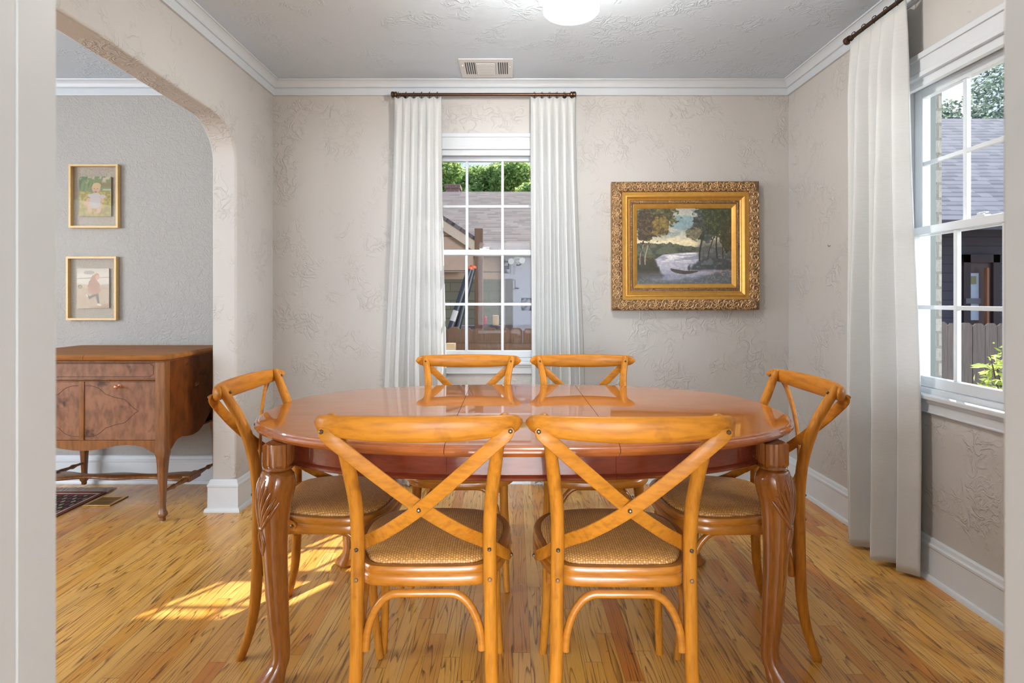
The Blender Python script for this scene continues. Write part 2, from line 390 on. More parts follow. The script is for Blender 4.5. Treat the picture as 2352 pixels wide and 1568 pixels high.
def copy_tree(o, parent=None):
    c = o.copy(); COL.objects.link(c); c.parent = parent
    for ch in list(o.children): copy_tree(ch, c)
    return c
def cat(pts, per=8):
    P = [Vector(p) for p in pts]; P = [P[0]*2-P[1]]+P+[P[-1]*2-P[-2]]; out = []
    for i in range(1, len(P)-2):
        for q in range(per):
            t = q/per; a, b, c, d = P[i-1:i+3]
            out.append(.5*((2*b)+(c-a)*t+(2*a-5*b+4*c-d)*t*t+(3*b-a-3*c+d)*t**3))
    out.append(P[-2]); return out
def interp(tab, x):
    for (a, b), (c, d) in zip(tab, tab[1:]):
        if a <= x <= c: return b+(d-b)*(x-a)/(c-a)
    return tab[0][1] if x < tab[0][0] else tab[-1][1]
def at(px, py, Y): return ((px-CX)*Y/F, Y, H-(py-CY)*Y/F)
def rrect(w, h, r, n=4):
    out = []
    for cx, cy, a0 in ((w-r, h-r, 0), (-w+r, h-r, 90), (-w+r, -h+r, 180), (w-r, -h+r, 270)):
        for k in range(n+1):
            a = math.radians(a0+90*k/n); out.append((cx+r*math.cos(a), cy+r*math.sin(a)))
    return out

# ---------------------------------------------------------------- room shell
XL, XR, YB, YF, ZC = -1.5075, 1.732, 3.60, .52, 2.52
XL2 = -1.6405; XLIV = -4.7; XO = 1.935; YO = 3.80
HY0, HX0, HX1 = -2.3, -1.64, XR
st = dict(kind='structure')
tag(MB().box(XLIV-.1, XO, -4.5, YO, -.12, 0).build('floor', 'floor', smooth=False), **st)
tag(MB().box(XLIV-.1, XO, -4.5, YO, ZC, ZC+.08).build('ceiling', 'ceiling', smooth=False), **st)
def wall_with_hole(mb, a0, a1, z0, z1, h0, h1, hz0, hz1, t0, t1, axis):
    def bx(u0, u1, w0, w1):
        if axis == 'x': mb.box(u0, u1, t0, t1, w0, w1)
        else: mb.box(t0, t1, u0, u1, w0, w1)
    bx(a0, h0, z0, z1); bx(h1, a1, z0, z1); bx(h0, h1, hz1, z1)
    if hz0 > z0: bx(h0, h1, z0, hz0)
W1C, WH = -.18, .41          # back window centre, half width of the opening
W2C = 2.165                  # right window centre (Y)
WZ0, WZ1 = .755, 2.10
wb1 = MB(); wall_with_hole(wb1, XL-.06, XR, 0, ZC, W1C-WH, W1C+WH, WZ0, WZ1, YB, YO-.07, 'x')
tag(wb1.build('wall_back', 'plaster', smooth=False), **st)
tag(MB().box(XLIV, XL-.07, YB, YO-.07, 0, ZC).build('wall_back_living', 'plaster_rough', smooth=False), **st)
wr1 = MB(); wall_with_hole(wr1, -4.4, YB, 0, ZC, W2C-WH, W2C+WH, WZ0, WZ1, XR, XO-.075, 'y')
tag(wr1.build('wall_right', 'plaster', smooth=False), **st)
# left wall with the arch
AY0, AY1, AZ = 1.0, 3.124, 2.115
poly = [(.40, 0), (AY0, 0)]
def arch_pts():
    out = [(AY0, 1.90)]
    for k in range(1, 11):
        a = PI/2*k/10; out.append((AY0+.24*(1-math.cos(a)), 1.90+.2*math.sin(a)))
    out.append(((AY0+AY1)/2, AZ+.004))
    for k in range(0, 13):
        a = PI/2*(1-k/12); out.append((AY1-.24*(1-math.cos(a)), 1.90+.2*math.sin(a)))
    return out
poly += arch_pts()+[(AY1, 0), (YB+.01, 0), (YB+.01, ZC), (.40, ZC)]
tag(MB().prism(poly, XL2, XL, 'yz').build('wall_left', 'plaster', smooth=True, ang=30, bevel=.012, seg=3), **st)
# front wall with the doorway that the camera looks through
DX0, DX1 = -.4153, .452
wf = MB()
wf.box(XL, DX0-.034, .40, YF, 0, ZC); wf.box(DX1+.02, XR, .40, YF, 0, ZC); wf.box(DX0-.02, DX1+.02, .40, YF, 2.08, ZC)
tag(wf.build('wall_front', 'plaster', smooth=False), **st)
dr = empty('door_1', (0, 0, 0), **st)
MB().box(DX0-.034, DX0-.0006, .36, .4795, 0, 2.07).build('jamb', 'jamb', dr, smooth=False)
MB().box(DX0-.034, DX0, .480, .521, 0, 2.07).build('door_stop', 'jamb', dr, bevel=.0004, seg=1)
MB().box(DX1, DX1+.02, .38, .53, 0, 2.07).build('jamb', 'jamb', dr, bevel=.004, seg=3)
MB().box(DX0-.02, DX1+.02, .38, .53, 2.06, 2.08).build('door_head', 'jamb', dr, bevel=.003)
# the other rooms
hw = MB(); hw.box(XLIV, XL2, -1.2, -1.1, 0, .7); hw.box(XLIV, XL2, -1.2, -1.1, 2.2, ZC); hw.box(XLIV, -3.9, -1.2, -1.1, .7, 2.2); hw.box(-2.1, XL2, -1.2, -1.1, .7, 2.2)
tag(hw.build('wall_living_front', 'plaster', smooth=False), **st)
wl = MB(); wall_with_hole(wl, -1.2, YB, 0, ZC, -.3, 2.0, .7, 2.3, XLIV-.1, XLIV, 'y'); tag(wl.build('wall_living_left', 'plaster', smooth=False), **st)
tag(MB().box(XL2, XL, -4.4, .40, 0, ZC).build('wall_hall_left', 'plaster', smooth=False), **st)
hb = MB(); wall_with_hole(hb, XL2, XR, 0, ZC, -1.1, 1.3, .4, 2.3, -4.5, -4.4, 'x'); tag(hb.build('wall_hall_back', 'plaster', smooth=False), **st)

# crown
cz = ZC
crown = [(-.002, cz-.092), (.014, cz-.092), (.016, cz-.088), (.016, cz-.052), (.013, cz-.046), (.02, cz-.044), (.024, cz-.038), (.026, cz-.030), (.034, cz-.018), (.043, cz-.012), (.046, cz-.009), (.052, cz-.008), (.054, cz-.001), (-.002, cz-.001)]
tag(MB().moulding([(XL, YF), (XR, YF), (XR, YB), (XL, YB)], crown, True).build('trim_1', 'crown', ang=25), **st)
tag(MB().moulding([(XLIV, -1.1), (XL2, -1.1), (XL2, YB), (XLIV, YB)], crown, True).build('trim_2', 'crown', ang=25), **st)
# baseboards
base = [(-.002, 0), (.030, 0), (.030, .008), (.026, .018), (.017, .022), (.016, .132), (.019, .137), (.019, .146), (.012, .152), (.010, .166), (.005, .172), (-.002, .173)]
tag(MB().moulding([(XR, YF), (XR, YB), (XL, YB)][:2], base).build('baseboard_right', 'trim', ang=25), **st)
tag(MB().moulding([(XR, YB), (XL, YB)], base).build('baseboard_back', 'trim', ang=25), **st)
tag(MB().moulding([(XL, YB), (XL, AY1), (XL2, AY1), (XL2, YB), (XLIV, YB)], base).build('baseboard_left', 'trim', ang=25), **st)
tag(MB().moulding([(XL2, -1.1), (XL2, AY0), (XL, AY0), (XL, YF)], base).build('baseboard_front', 'trim', ang=25), **st)

# ---------------------------------------------------------------- windows (built facing -y, then turned)
def make_window(name, loc, rz):
    """local: x along the wall, +y to the outside, y=0 the wall face"""
    r = empty(name, loc, rz, **st)
    w = WH
    # casing: head and two sides, stepped profile
    for sx in (-1, 1):
        c = MB(); c.box(min(sx*(w-.004), sx*(w+.085)), max(sx*(w-.004), sx*(w+.085)), -.017, 0, WZ0-.012, WZ1+.088)
        c.box(min(sx*(w+.067), sx*(w+.088)), max(sx*(w+.067), sx*(w+.088)), -.026, 0, WZ0-.012, WZ1+.09)
        c.build('window_casing', 'window_paint', r, bevel=.003)
    c = MB(); c.box(-w-.085, w+.085, -.017, 0, WZ1-.004, WZ1+.085); c.box(-w-.088, w+.088, -.026, 0, WZ1+.064, WZ1+.088); c.box(-w+.001, w-.001, -.021, .001, WZ1-.010, WZ1+.010)
    c.build('window_head', 'window_paint', r, bevel=.0015)
    c = MB(); c.box(-w-.1, w+.1, -.038, 0, WZ0-.014, WZ0+.008); c.build('window_stool', 'window_paint', r, bevel=.006, seg=3)
    c = MB(); c.box(-w-.085, w+.085, -.015, 0, WZ0-.07, WZ0-.014); c.box(-w-.085, w+.085, -.021, 0, WZ0-.03, WZ0-.014); c.box(-w-.085, w+.085, -.019, 0, WZ0-.07, WZ0-.061); c.build('window_apron', 'window_paint', r, bevel=.003)
    # jamb liner
    c = MB(); c.box(-w, -w+.02, 0, .13, WZ0, WZ1); c.box(w-.02, w, 0, .13, WZ0, WZ1); c.box(-w+.02, w-.02, 0, .13, WZ1-.028, WZ1); c.box(-w+.02, w-.02, 0, .13, WZ0, WZ0+.028)
    c.box(-w+.02, -w+.032, .0005, .018, WZ0+.028, WZ1-.045); c.box(w-.032, w-.02, .0005, .018, WZ0+.028, WZ1-.045); c.box(-w+.02, w-.02, -.004, .018, WZ1-.045, WZ1-.028)
    c.build('window_jamb', 'window_paint', r, smooth=False)
    zm = 1.445   # meeting rail
    def sash(nm, y0, y1, z0, z1, rb, rt, mid):
        st_ = .046; xi = w-.022; gx = xi-st_
        f = MB(); f.box(-xi, -gx, y0, y1, z0, z1); f.box(gx, xi, y0, y1, z0, z1); f.box(-gx, gx, y0, y1, z0, z0+rb); f.box(-gx, gx, y0, y1, z1-rt, z1)
        o = f.build(nm, 'window_paint', r, bevel=.003)
        t = MB(); hw_ = .0085; ym = (y0+y1)/2
        for k in (-1, 1): t.box(k*gx/3-hw_, k*gx/3+hw_, ym-.010, ym+.010, z0+rb, z1-rt)
        t.box(-gx, gx, ym-.0095, ym+.0095, mid-hw_, mid+hw_)
        t.build('muntin', 'window_paint', o, bevel=.002)
        p = MB(); p.box(-gx-.005, gx+.005, ym-.002, ym+.002, z0+rb-.005, z1-rt+.005); p.build('glass_pane', 'glass', o, smooth=False)
        return o
    sash('lower_sash', .020, .052, WZ0+.028, zm+.02, .044, .034, 1.12)
    up = sash('upper_sash', .058, .090, zm-.016, WZ1-.028, .034, .040, 1.745)
    k = MB(); k.box(-.03, .03, .024, .05, zm+.02, zm+.028); k.lathe([(.012, zm+.028), (.012, zm+.036), (.004, zm+.038)], (0, .036, 0), 12); k.box(-.004, .03, .03, .042, zm+.033, zm+.038)
    k.build('sash_lock', 'window_paint', r, bevel=.001)
    # outer storm frame and track seen through the lower glass
    t = MB(); t.box(-w, -w+.012, .13, .16, WZ0, WZ1); t.box(w-.012, w, .13, .16, WZ0, WZ1); t.box(-w, w, .13, .16, WZ0, WZ0+.015); t.box(-w, w, .13, .16, WZ1-.015, WZ1)
    t.build('storm_track', flat_track, r)
    return r
flat_track = flat('storm_track', (96, 104, 100), .5)
make_window('window_1', (W1C, YB, 0), 0)
make_window('window_2', (XR, W2C, 0), -PI/2)

# outside skin of the house: brick with reveals
def brick_mat(name, c1, c2, mortar, bw=.2, bh=.067, ax='xz', rough=.85):
    m, nt, b = new_mat(name); tc = nt.nodes.new('ShaderNodeTexCoord'); sp = nt.nodes.new('ShaderNodeSeparateXYZ'); nt.links.new(tc.outputs['Object'], sp.inputs[0])
    cb = nt.nodes.new('ShaderNodeCombineXYZ'); a = {'x': 0, 'y': 1, 'z': 2}
    s_ = mth(nt, 'ADD', sp.outputs[0], sp.outputs[1]); nt.links.new(s_, cb.inputs[0]); nt.links.new(sp.outputs[2], cb.inputs[1])
    br = nt.nodes.new('ShaderNodeTexBrick'); nt.links.new(cb.outputs[0], br.inputs['Vector']); br.inputs['Scale'].default_value = 1
    br.inputs['Brick Width'].default_value = bw; br.inputs['Row Height'].default_value = bh; br.inputs['Mortar Size'].default_value = .006
    br.inputs['Color1'].default_value = lin(c1); br.inputs['Color2'].default_value = lin(c2); br.inputs['Mortar'].default_value = lin(mortar)
    n = noise(nt, coords(nt), 60, 4); c = mixc(nt, mth(nt, 'MULTIPLY', n.outputs['Fac'], .6), br.outputs[0], lin(mortar))
    nt.links.new(c, b.inputs['Base Color']); b.inputs['Roughness'].default_value = rough
    h = mth(nt, 'SUBTRACT', mth(nt, 'MULTIPLY', n.outputs['Fac'], .5), br.outputs['Fac']); bump(nt, b, h, .7, .006); return m
M['brick_grey'] = brick_mat('grey_brick', (158, 154, 146), (142, 138, 132), (118, 114, 108))
eb = MB(); wall_with_hole(eb, XLIV, XO, -.9, 2.55, W1C-WH+.0, W1C+WH-.0, WZ0-.02, WZ1, YO-.07, YO, 'x'); tag(eb.build('wall_outside_back', 'brick_grey', smooth=False), **st)
eb = MB(); wall_with_hole(eb, -4.5, YO, -.9, 2.55, W2C-WH, W2C+WH+.01, WZ0-.02, WZ1, XO-.075, XO, 'y'); tag(eb.build('wall_outside_right', 'brick_grey', smooth=False), **st)
ev = MB(); ev.box(XLIV, XO+.3, YO, YO+.52, 2.56, 2.66); ev.box(XO, XO+.3, -4.5, YO+.52, 2.56, 2.66); tag(ev.build('trim_3', 'window_paint', smooth=False), **st)

# ---------------------------------------------------------------- dining chair (local: +y forward, origin on the floor below the posts' seat line)
def post_xy(z):
    y = interp([(0, -.046), (.03, -.036), (.057, -.027), (.10, -.016), (.15, -.008), (.25, -.002), (.42, 0), (.52, 0), (.617, -.008), (.705, -.026), (.7665, -.047), (.86, -.092), (.89, -.107)], z)
    x = interp([(0, .196), (.06, .186), (.2, .173), (.55, .169), (.64, .172), (.80, .192), (.885, .212)], z)
    return x, y
def seat_outline(n=72):
    ctrl = [(0, .008), (.10, .010), (.152, .022), (.186, .07), (.211, .15), (.226, .245), (.219, .325), (.18, .392), (.11, .422), (0, .432)]
    pts = ctrl+[(-x, y) for x, y in reversed(ctrl[1:-1])]
    P = [Vector((x, y, 0)) for x, y in pts]; m = len(P); out = []
    for i in range(m):
        a, b, c, d = P[i-1], P[i], P[(i+1) % m], P[(i+2) % m]
        for q in range(4):
            t = q/4; out.append(.5*((2*b)+(c-a)*t+(2*a-5*b+4*c-d)*t*t+(3*b-a-3*c+d)*t**3))
    return [(p.x, p.y) for p in out]
def offs(poly, d):
    n = len(poly); out = []; A = sum(poly[i][0]*poly[(i+1) % n][1]-poly[(i+1) % n][0]*poly[i][1] for i in range(n)); sg = 1 if A > 0 else -1
    for i in range(n):
        ax, ay = poly[i-1]; bx, by = poly[(i+1) % n]; tx, ty = bx-ax, by-ay; L = math.hypot(tx, ty) or 1
        out.append((poly[i][0]-sg*ty/L*d, poly[i][1]+sg*tx/L*d))   # inward for d>0
    return out
def loft(mb, outline, prof, closed=False):
    mb.rings([[(x, y, z) for x, y in offs(outline, d)] for d, z in prof], cap=not closed, closed=closed)
def bolt(name, p, d, r, parent, mat='bolt'):
    d = Vector(d).normalized(); p = Vector(p); b = MB()
    b.tube([p, p+d*.0025, p+d*.005, p+d*.0065], [r, r, r*.8, r*.35], 6 if mat == 'bolt' else 10); b.build(name, mat, parent, ang=25)
def make_chair():
    r = empty('dining_chair')
    so = seat_outline()
    m = MB(); loft(m, so, [(.004, .412), (.0, .417), (.0, .434), (.003, .439), (.005, .441), (.002, .4445), (.002, .456), (.006, .462), (.020, .4635), (.026, .458), (.030, .440), (.03, .412)], closed=True)
    m.build('seat_frame', 'chair_seat', r, ang=50)
    m = MB(); prof = [(.027, .43), (.024, .4635), (.027, .469), (.034, .474), (.05, .479), (.075, .482), (.11, .4835), (.15, .4835)]
    cy = .215
    rings = []
    for d, z in prof:
        ring = [(x*(1-d/.225), cy+(y-cy)*(1-d/.22), z) if d > .03 else (x*(1-d/.225), cy+(y-cy)*(1-d/.22), z) for x, y in so]
        rings.append(ring)
    m.rings(rings); m.build('seat', 'rattan', r, ang=60)
    for s in (-1, 1):
        pts = []
        for k in range(45):
            z = .874*k/44; x, y = post_xy(z); pts.append((s*x, y, z))
        pts = [Vector(p) for p in pts]
        sm = [pts[0]]+[(pts[i-1]+pts[i]*2+pts[i+1])/4 for i in range(1, 44)]+[pts[-1]]
        rad = [.0135+.004*min(1, k/10) - .003*max(0, (k-36)/8) for k in range(45)]
        p = MB(); p.tube(sm, rad, 14, up=(0, 1, 0), rnd=True); po = p.build('back_post', 'chair', r, ang=50)
        bolt('bolt', (s*.169, -.0165, .52), (0, -1, 0), .0058, po); bolt('bolt', (s*.170, -.0165, .443), (0, -1, 0), .0058, po, 'dull_bronze')
        bolt('bolt', (s*.204, post_xy(.85)[1]+.013, .858), (0, 1, .35), .005, po)
        f = MB(); fp = cat([(s*.175, .365, .425), (s*.177, .372, .30), (s*.181, .382, .15), (s*.190, .402, .0015)], 6)
        f.tube(fp, [.016-.004*k/(len(fp)-1) for k in range(len(fp))], 12, up=(0, 1, 0)); f.build('leg', 'chair', r, ang=50)
    # arches of bent wood under the seat
    def arch(p0, p1, name, drop=.145, top=.4015, rr=.0105):
        p0 = Vector(p0); p1 = Vector(p1); d = p1-p0; pts = []
        q = []
        for k in range(0, 13):
            a = PI/2*k/12; q.append((.27*(1-math.cos(a)), -drop*(1-math.sin(a))))
        q = [(u, v) for u, v in q]; full = q+[(.5, 0)]+[(1-u, v) for u, v in reversed(q)]
        for u, v in full: pts.append(p0+d*u+Vector((0, 0, top+v)))
        m = MB(); m.tube(pts, rr, 10, up=(0, 0, 1)); m.build(name, 'chair_seat', r, ang=50)
    arch((-.149, -.002, 0), (.149, -.002, 0), 'arch_stretcher')
    for s in (-1, 1): arch((s*.166, .024, 0), (s*.172, .352, 0), 'arch_stretcher')
    arch((-.155, .374, 0), (.155, .374, 0), 'arch_stretcher')
    # top rail
    m = MB(); rings = []; n = 48
    for k in range(n+1):
        x = -.252+.504*k/n; u = abs(x)/.252
        e = math.sqrt(max(0, 1-max(0, (u-.885)/.115)**2)) if u > .885 else 1
        e = max(e, .18)
        zt = .8845-.004*u*u; zb = .822+.017*u**2.5; zc = (zt+zb)/2; hz = (zt-zb)/2*e
        hy = (.0165-.002*u)*max(e, .35)
        yb = -.138+.032*u*u+.022*u**9
        ring = []
        for q in range(16):
            a = 2*PI*q/16; ca, sa = math.cos(a), math.sin(a)
            ring.append((x, yb+hy*math.copysign(abs(sa)**.8, sa), zc+hz*math.copysign(abs(ca)**.75, ca)))
        rings.append(ring)
    m.rings(rings); m.build('top_rail', 'chair_x', r, ang=60)
    # crossing straps
    for s in (-1, 1):
        lift = .0045*s
        ctrl = [(-s*.228, -.124, .850), (-s*.185, -.127, .815), (-s*.10, -.110+lift, .737), (0, -.074+lift*1.6, .645), (s*.09, -.030+lift, .573), (s*.150, .0215, .527), (s*.188, .052, .490), (s*.2125, .095, .458), (s*.2235, .145, .436)]
        P = cat(ctrl, 7); nr = []
        for k, p in enumerate(P):
            t = k/(len(P)-1)
            a = Vector((0, -1, .25)); b_ = Vector((s, -.28, .1)); w_ = min(1, max(0, (t-.58)/.3)); w_ = w_*w_*(3-2*w_)
            nr.append(tuple(a*(1-w_)+b_*w_))
        nP = len(P)
        def sec(i):
            e = 1.0; q = min(i, nP-1-i)
            wv = .0165 if i < nP*.7 else .0145
            if q < 5: e = [.35, .68, .86, .95, .99][q]
            return [(a, c*e) for a, c in rrect(.0042, wv, .0025, 2)]
        m = MB(); m.sweep(P, sec, nr); so_ = m.build('cross_strap', 'chair_x', r, ang=40)
        bolt('bolt', (-s*.222, -.129, .846), (0, -1, .25), .0058, so_)
        if s > 0: bolt('bolt', (0, -.0850, .645), (0, -1, .25), .0062, so_)
        bolt('bolt', (s*.2245, .133, .440), (s, -.25, 0), .0055, so_)
    return r
chair0 = make_chair()
seats = [
    (-.229, 1.475, 0.6, 'honey wood cross-back chair nearest the viewer, left of the two seen from behind'),
    (.284, 1.470, -0.6, 'honey wood cross-back chair nearest the viewer, right of the two seen from behind'),
    (-.213, 2.665, 180, 'honey wood cross-back chair across the table in front of the back window'),
    (.334, 2.665, 180, 'honey wood cross-back chair across the table, between back window and gilt-framed painting'),
    (-.830, 2.035, -90, 'honey wood cross-back chair at the left end of the table beside the arch'),
    (.930, 2.030, 90, 'honey wood cross-back chair at the right end of the table beside the long curtain')]
for i, (x, y, a, lb) in enumerate(seats):
    c = chair0 if i == 0 else copy_tree(chair0)
    c.location = (x, y, 0); c.rotation_euler = (0, 0, math.radians(a))
    tag(c, lb, 'chair', 'cross-back chairs around the oval table')

# ---------------------------------------------------------------- table
TX, TY, TA, TB, TZ = .0375, 2.105, .925, .565, .76
def soval(a, b, n=2.5, m=160):
    out = []
    for k in range(m):
        t = 2*PI*k/m; c, s_ = math.cos(t), math.sin(t)
        out.append((a*math.copysign(abs(c)**(2/n), c), b*math.copysign(abs(s_)**(2/n), s_)))
    # resample evenly
    L = [0]
    for i in range(m): L.append(L[-1]+math.dist(out[i], out[(i+1) % m]))
    res = []; j = 0
    for k in range(m):
        d = L[-1]*k/m
        while L[j+1] < d: j += 1
        f = (d-L[j])/max(1e-9, L[j+1]-L[j]); p, q = out[j], out[(j+1) % m]; res.append((p[0]+(q[0]-p[0])*f, p[1]+(q[1]-p[1])*f))
    return res
tab = empty('dining_table', (TX, TY, 0), math.radians(.4), label='glossy oval wooden dining table with centre leaf and carved cabriole legs', cat='table')
ov = soval(TA, TB)
def cutx(o, x0, x1, name):
    me = o.data.copy(); bm = bmesh.new(); bm.from_mesh(me)
    for x, sg in ((x0, -1), (x1, 1)):
        if x is None: continue
        gm = bm.verts[:]+bm.edges[:]+bm.faces[:]
        res = bmesh.ops.bisect_plane(bm, geom=gm, plane_co=(x, 0, 0), plane_no=(sg, 0, 0), clear_outer=True)
        ed = [e for e in res['geom_cut'] if isinstance(e, bmesh.types.BMEdge)]
        bmesh.ops.holes_fill(bm, edges=ed, sides=0)
    bmesh.ops.recalc_face_normals(bm, faces=bm.faces)
    bm.to_mesh(me); bm.free(); me.polygons.foreach_set('use_smooth', [True]*len(me.polygons)); me.set_sharp_from_angle(angle=math.radians(30))
    c = bpy.data.objects.new(name, me); COL.objects.link(c); c.parent = o.parent; return c
top = MB(); loft(top, ov, [(.034, TZ-.034), (.022, TZ-.034), (.018, TZ-.030), (.016, TZ-.026), (.004, TZ-.024), (0, TZ-.018), (0, TZ-.013), (.003, TZ-.008), (.008, TZ-.0055), (.010, TZ-.006), (.012, TZ-.002), (.016, TZ-.0003), (.020, TZ)])
full = top.build('table_top', 'table_top', tab, ang=30)
full.data.materials.append(M['table_edge'])
for p in full.data.polygons:
    if abs(p.normal.z) < .97 or p.center.z < TZ-.003: p.material_index = 1
s1, s2 = -.19-TX, .288-TX
for x0, x1, nm in ((None, s1-.0008, 'table_top'), (s1+.0008, s2-.0008, 'table_leaf'), (s2+.0008, None, 'table_top')): cutx(full, x0, x1, nm)
bpy.data.objects.remove(full)
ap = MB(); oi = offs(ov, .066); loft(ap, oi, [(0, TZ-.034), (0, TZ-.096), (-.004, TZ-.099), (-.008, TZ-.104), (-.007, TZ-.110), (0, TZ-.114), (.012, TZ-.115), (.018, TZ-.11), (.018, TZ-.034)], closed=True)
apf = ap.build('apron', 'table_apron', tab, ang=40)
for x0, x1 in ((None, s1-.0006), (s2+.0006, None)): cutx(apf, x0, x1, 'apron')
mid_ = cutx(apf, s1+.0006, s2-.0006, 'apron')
for sg in (-1, 1):
    me = mid_.data.copy(); bm = bmesh.new(); bm.from_mesh(me); bmesh.ops.delete(bm, geom=[v for v in bm.verts if v.co.y*sg < 0], context='VERTS'); bm.to_mesh(me); bm.free()
    o_ = bpy.data.objects.new('apron', me); COL.objects.link(o_); o_.parent = tab
bpy.data.objects.remove(mid_)
bpy.data.objects.remove(apf)
leg_prof = [(.645, .0, .034, .034), (.640, .004, .040, .044), (.628, .002, .045, .054), (.605, .004, .050, .056), (.575, .008, .049, .049), (.54, .012, .045, .042), (.49, .013, .040, .038), (.42, .012, .036, .034), (.34, .009, .033, .031), (.25, .004, .0305, .029), (.17, -.001, .028, .0265), (.11, -.006, .0255, .0245), (.07, -.004, .026, .025), (.045, .010, .031, .028), (.026, .024, .040, .033), (.012, .030, .043, .035), (.004, .031, .040, .033), (.0005, .031, .034, .028)]
def make_leg(lx, ly, dx, dy, parent):
    d = Vector((dx, dy, 0)).normalized(); p = Vector((-d.y, d.x, 0)); c0 = Vector((lx, ly, 0))
    m = MB(); rings = []
    zz = [q[0] for q in leg_prof]; fine = []
    P = cat([(q[1], q[2], q[3]) for q in leg_prof], 4); Z = cat([(q[0], 0, 0) for q in leg_prof], 4)
    for q, z in zip(P, Z):
        rg = []
        for k in range(24):
            a = 2*PI*k/24; ca, sa = math.cos(a), math.sin(a)
            rr = 1+.10*abs(math.sin(2*a))**2
            rg.append(c0+d*(q[0]+q[1]*rr*ca)+p*(q[2]*rr*sa)+Vector((0, 0, z[0])))
        rings.append(rg)
    m.rings(rings)
    m.lathe([(.030, .643), (.040, .646), (.043, .651), (.040, .656), (.034, .658)], c0, 24)
    lo = m.build('leg', 'table_leg', parent, ang=55)
    # fluted block above the knee
    b = MB(); sec = []
    nfl = 64
    for k in range(nfl):
        a = 2*PI*k/nfl; r_ = .036/max(abs(math.cos(a)), abs(math.sin(a)))**.75*(1+.045*math.cos(a*16)); sec.append((r_*math.cos(a), r_*math.sin(a)))
    b.rings([[(lx+u*.9, ly+v*.9, .656) for u, v in sec], [(lx+u, ly+v, .664) for u, v in sec], [(lx+u, ly+v, TZ-.035) for u, v in sec]])
    b.build('fluted_block', 'table_leg', lo, ang=25)
    # carved shell on the knee: lobes following the surface
    cv = MB()
    def surf(z, a, out):
        for (z1, o1, r1, w1), (z2, o2, r2, w2) in zip(leg_prof, leg_prof[1:]):
            if z2 <= z <= z1:
                f = (z1-z)/(z1-z2); o_, r_, w_ = o1+(o2-o1)*f, r1+(r2-r1)*f, w1+(w2-w1)*f; break
        rr = 1+.10*abs(math.sin(2*a))**2
        return c0+d*(o_+(r_*rr+out)*math.cos(a))+p*((w_*rr+out)*math.sin(a))+Vector((0, 0, z))
    for side in (-1, 1):
        for k in range(5):
            pts = []; rad = []
            for q in range(10):
                t = q/9; z = .475+(.625-.475-.016*k)*t; a = side*(.12+(.25+.27*k)*(t**.8))
                pts.append(surf(z, a, .001)); rad.append(.0015+.0068*math.sin(PI*min(1, t*.93+.04))**.8*(.5+.5*t))
            cv.tube(pts, rad, 8, up=d)
        pts = [surf(.475-.075*t, side*(.10+.32*math.sin(PI*t)), .0005) for t in (0, .25, .5, .75, 1)]
        cv.tube(pts, [.004, .006, .005, .004, .002], 8, up=d)
    cv.tube([surf(.482, a, .002) for a in (-.3, -.15, 0, .15, .3)], [.003, .005, .006, .005, .003], 8, up=(0, 0, 1))
    cv.build('shell_carving', 'table_leg', lo, ang=60)
for lx, ly in ((-.745, -.375), (.745, -.375), (-.745, .375), (.745, .375)):
    make_leg(lx, ly, lx*.5, ly*.9, tab)

# ---------------------------------------------------------------- curtains, rods
def make_rod(loc, rz, half, label):
    r = empty('curtain_rod', loc, rz, label=label, cat='curtain rod')
    m = MB(); m.lathe([(.0095, -half), (.0095, half)], (0, 0, 0), 14, 'x'); m.build('rod', 'bronze', r)
    for s in (-1, 1):
        m = MB(); m.lathe([(.010, s*(half-.004)), (.017, s*(half-.002)), (.018, s*(half+.008)), (.013, s*(half+.011)), (.018, s*(half+.015)), (.0185, s*(half+.028)), (.013, s*(half+.033)), (.003, s*(half+.035))], (0, 0, 0), 18, 'x'); m.build('finial', 'bronze', r)
        m = MB(); m.box(s*(half-.03)-.006, s*(half-.03)+.006, -.012, .072, -.006, .006); m.box(s*(half-.03)-.012, s*(half-.03)+.012, .066, .0785, -.03, .03)
        m.build('bracket', 'bronze', r, bevel=.002)
    return r
make_rod((W1C, YB-.08, 2.409), 0, .535, 'dark bronze curtain rod above the back window')
RX = XR-.085
make_rod((RX, 2.165, 2.425), -PI/2, .635, 'dark bronze curtain rod above the right window under the crown moulding')
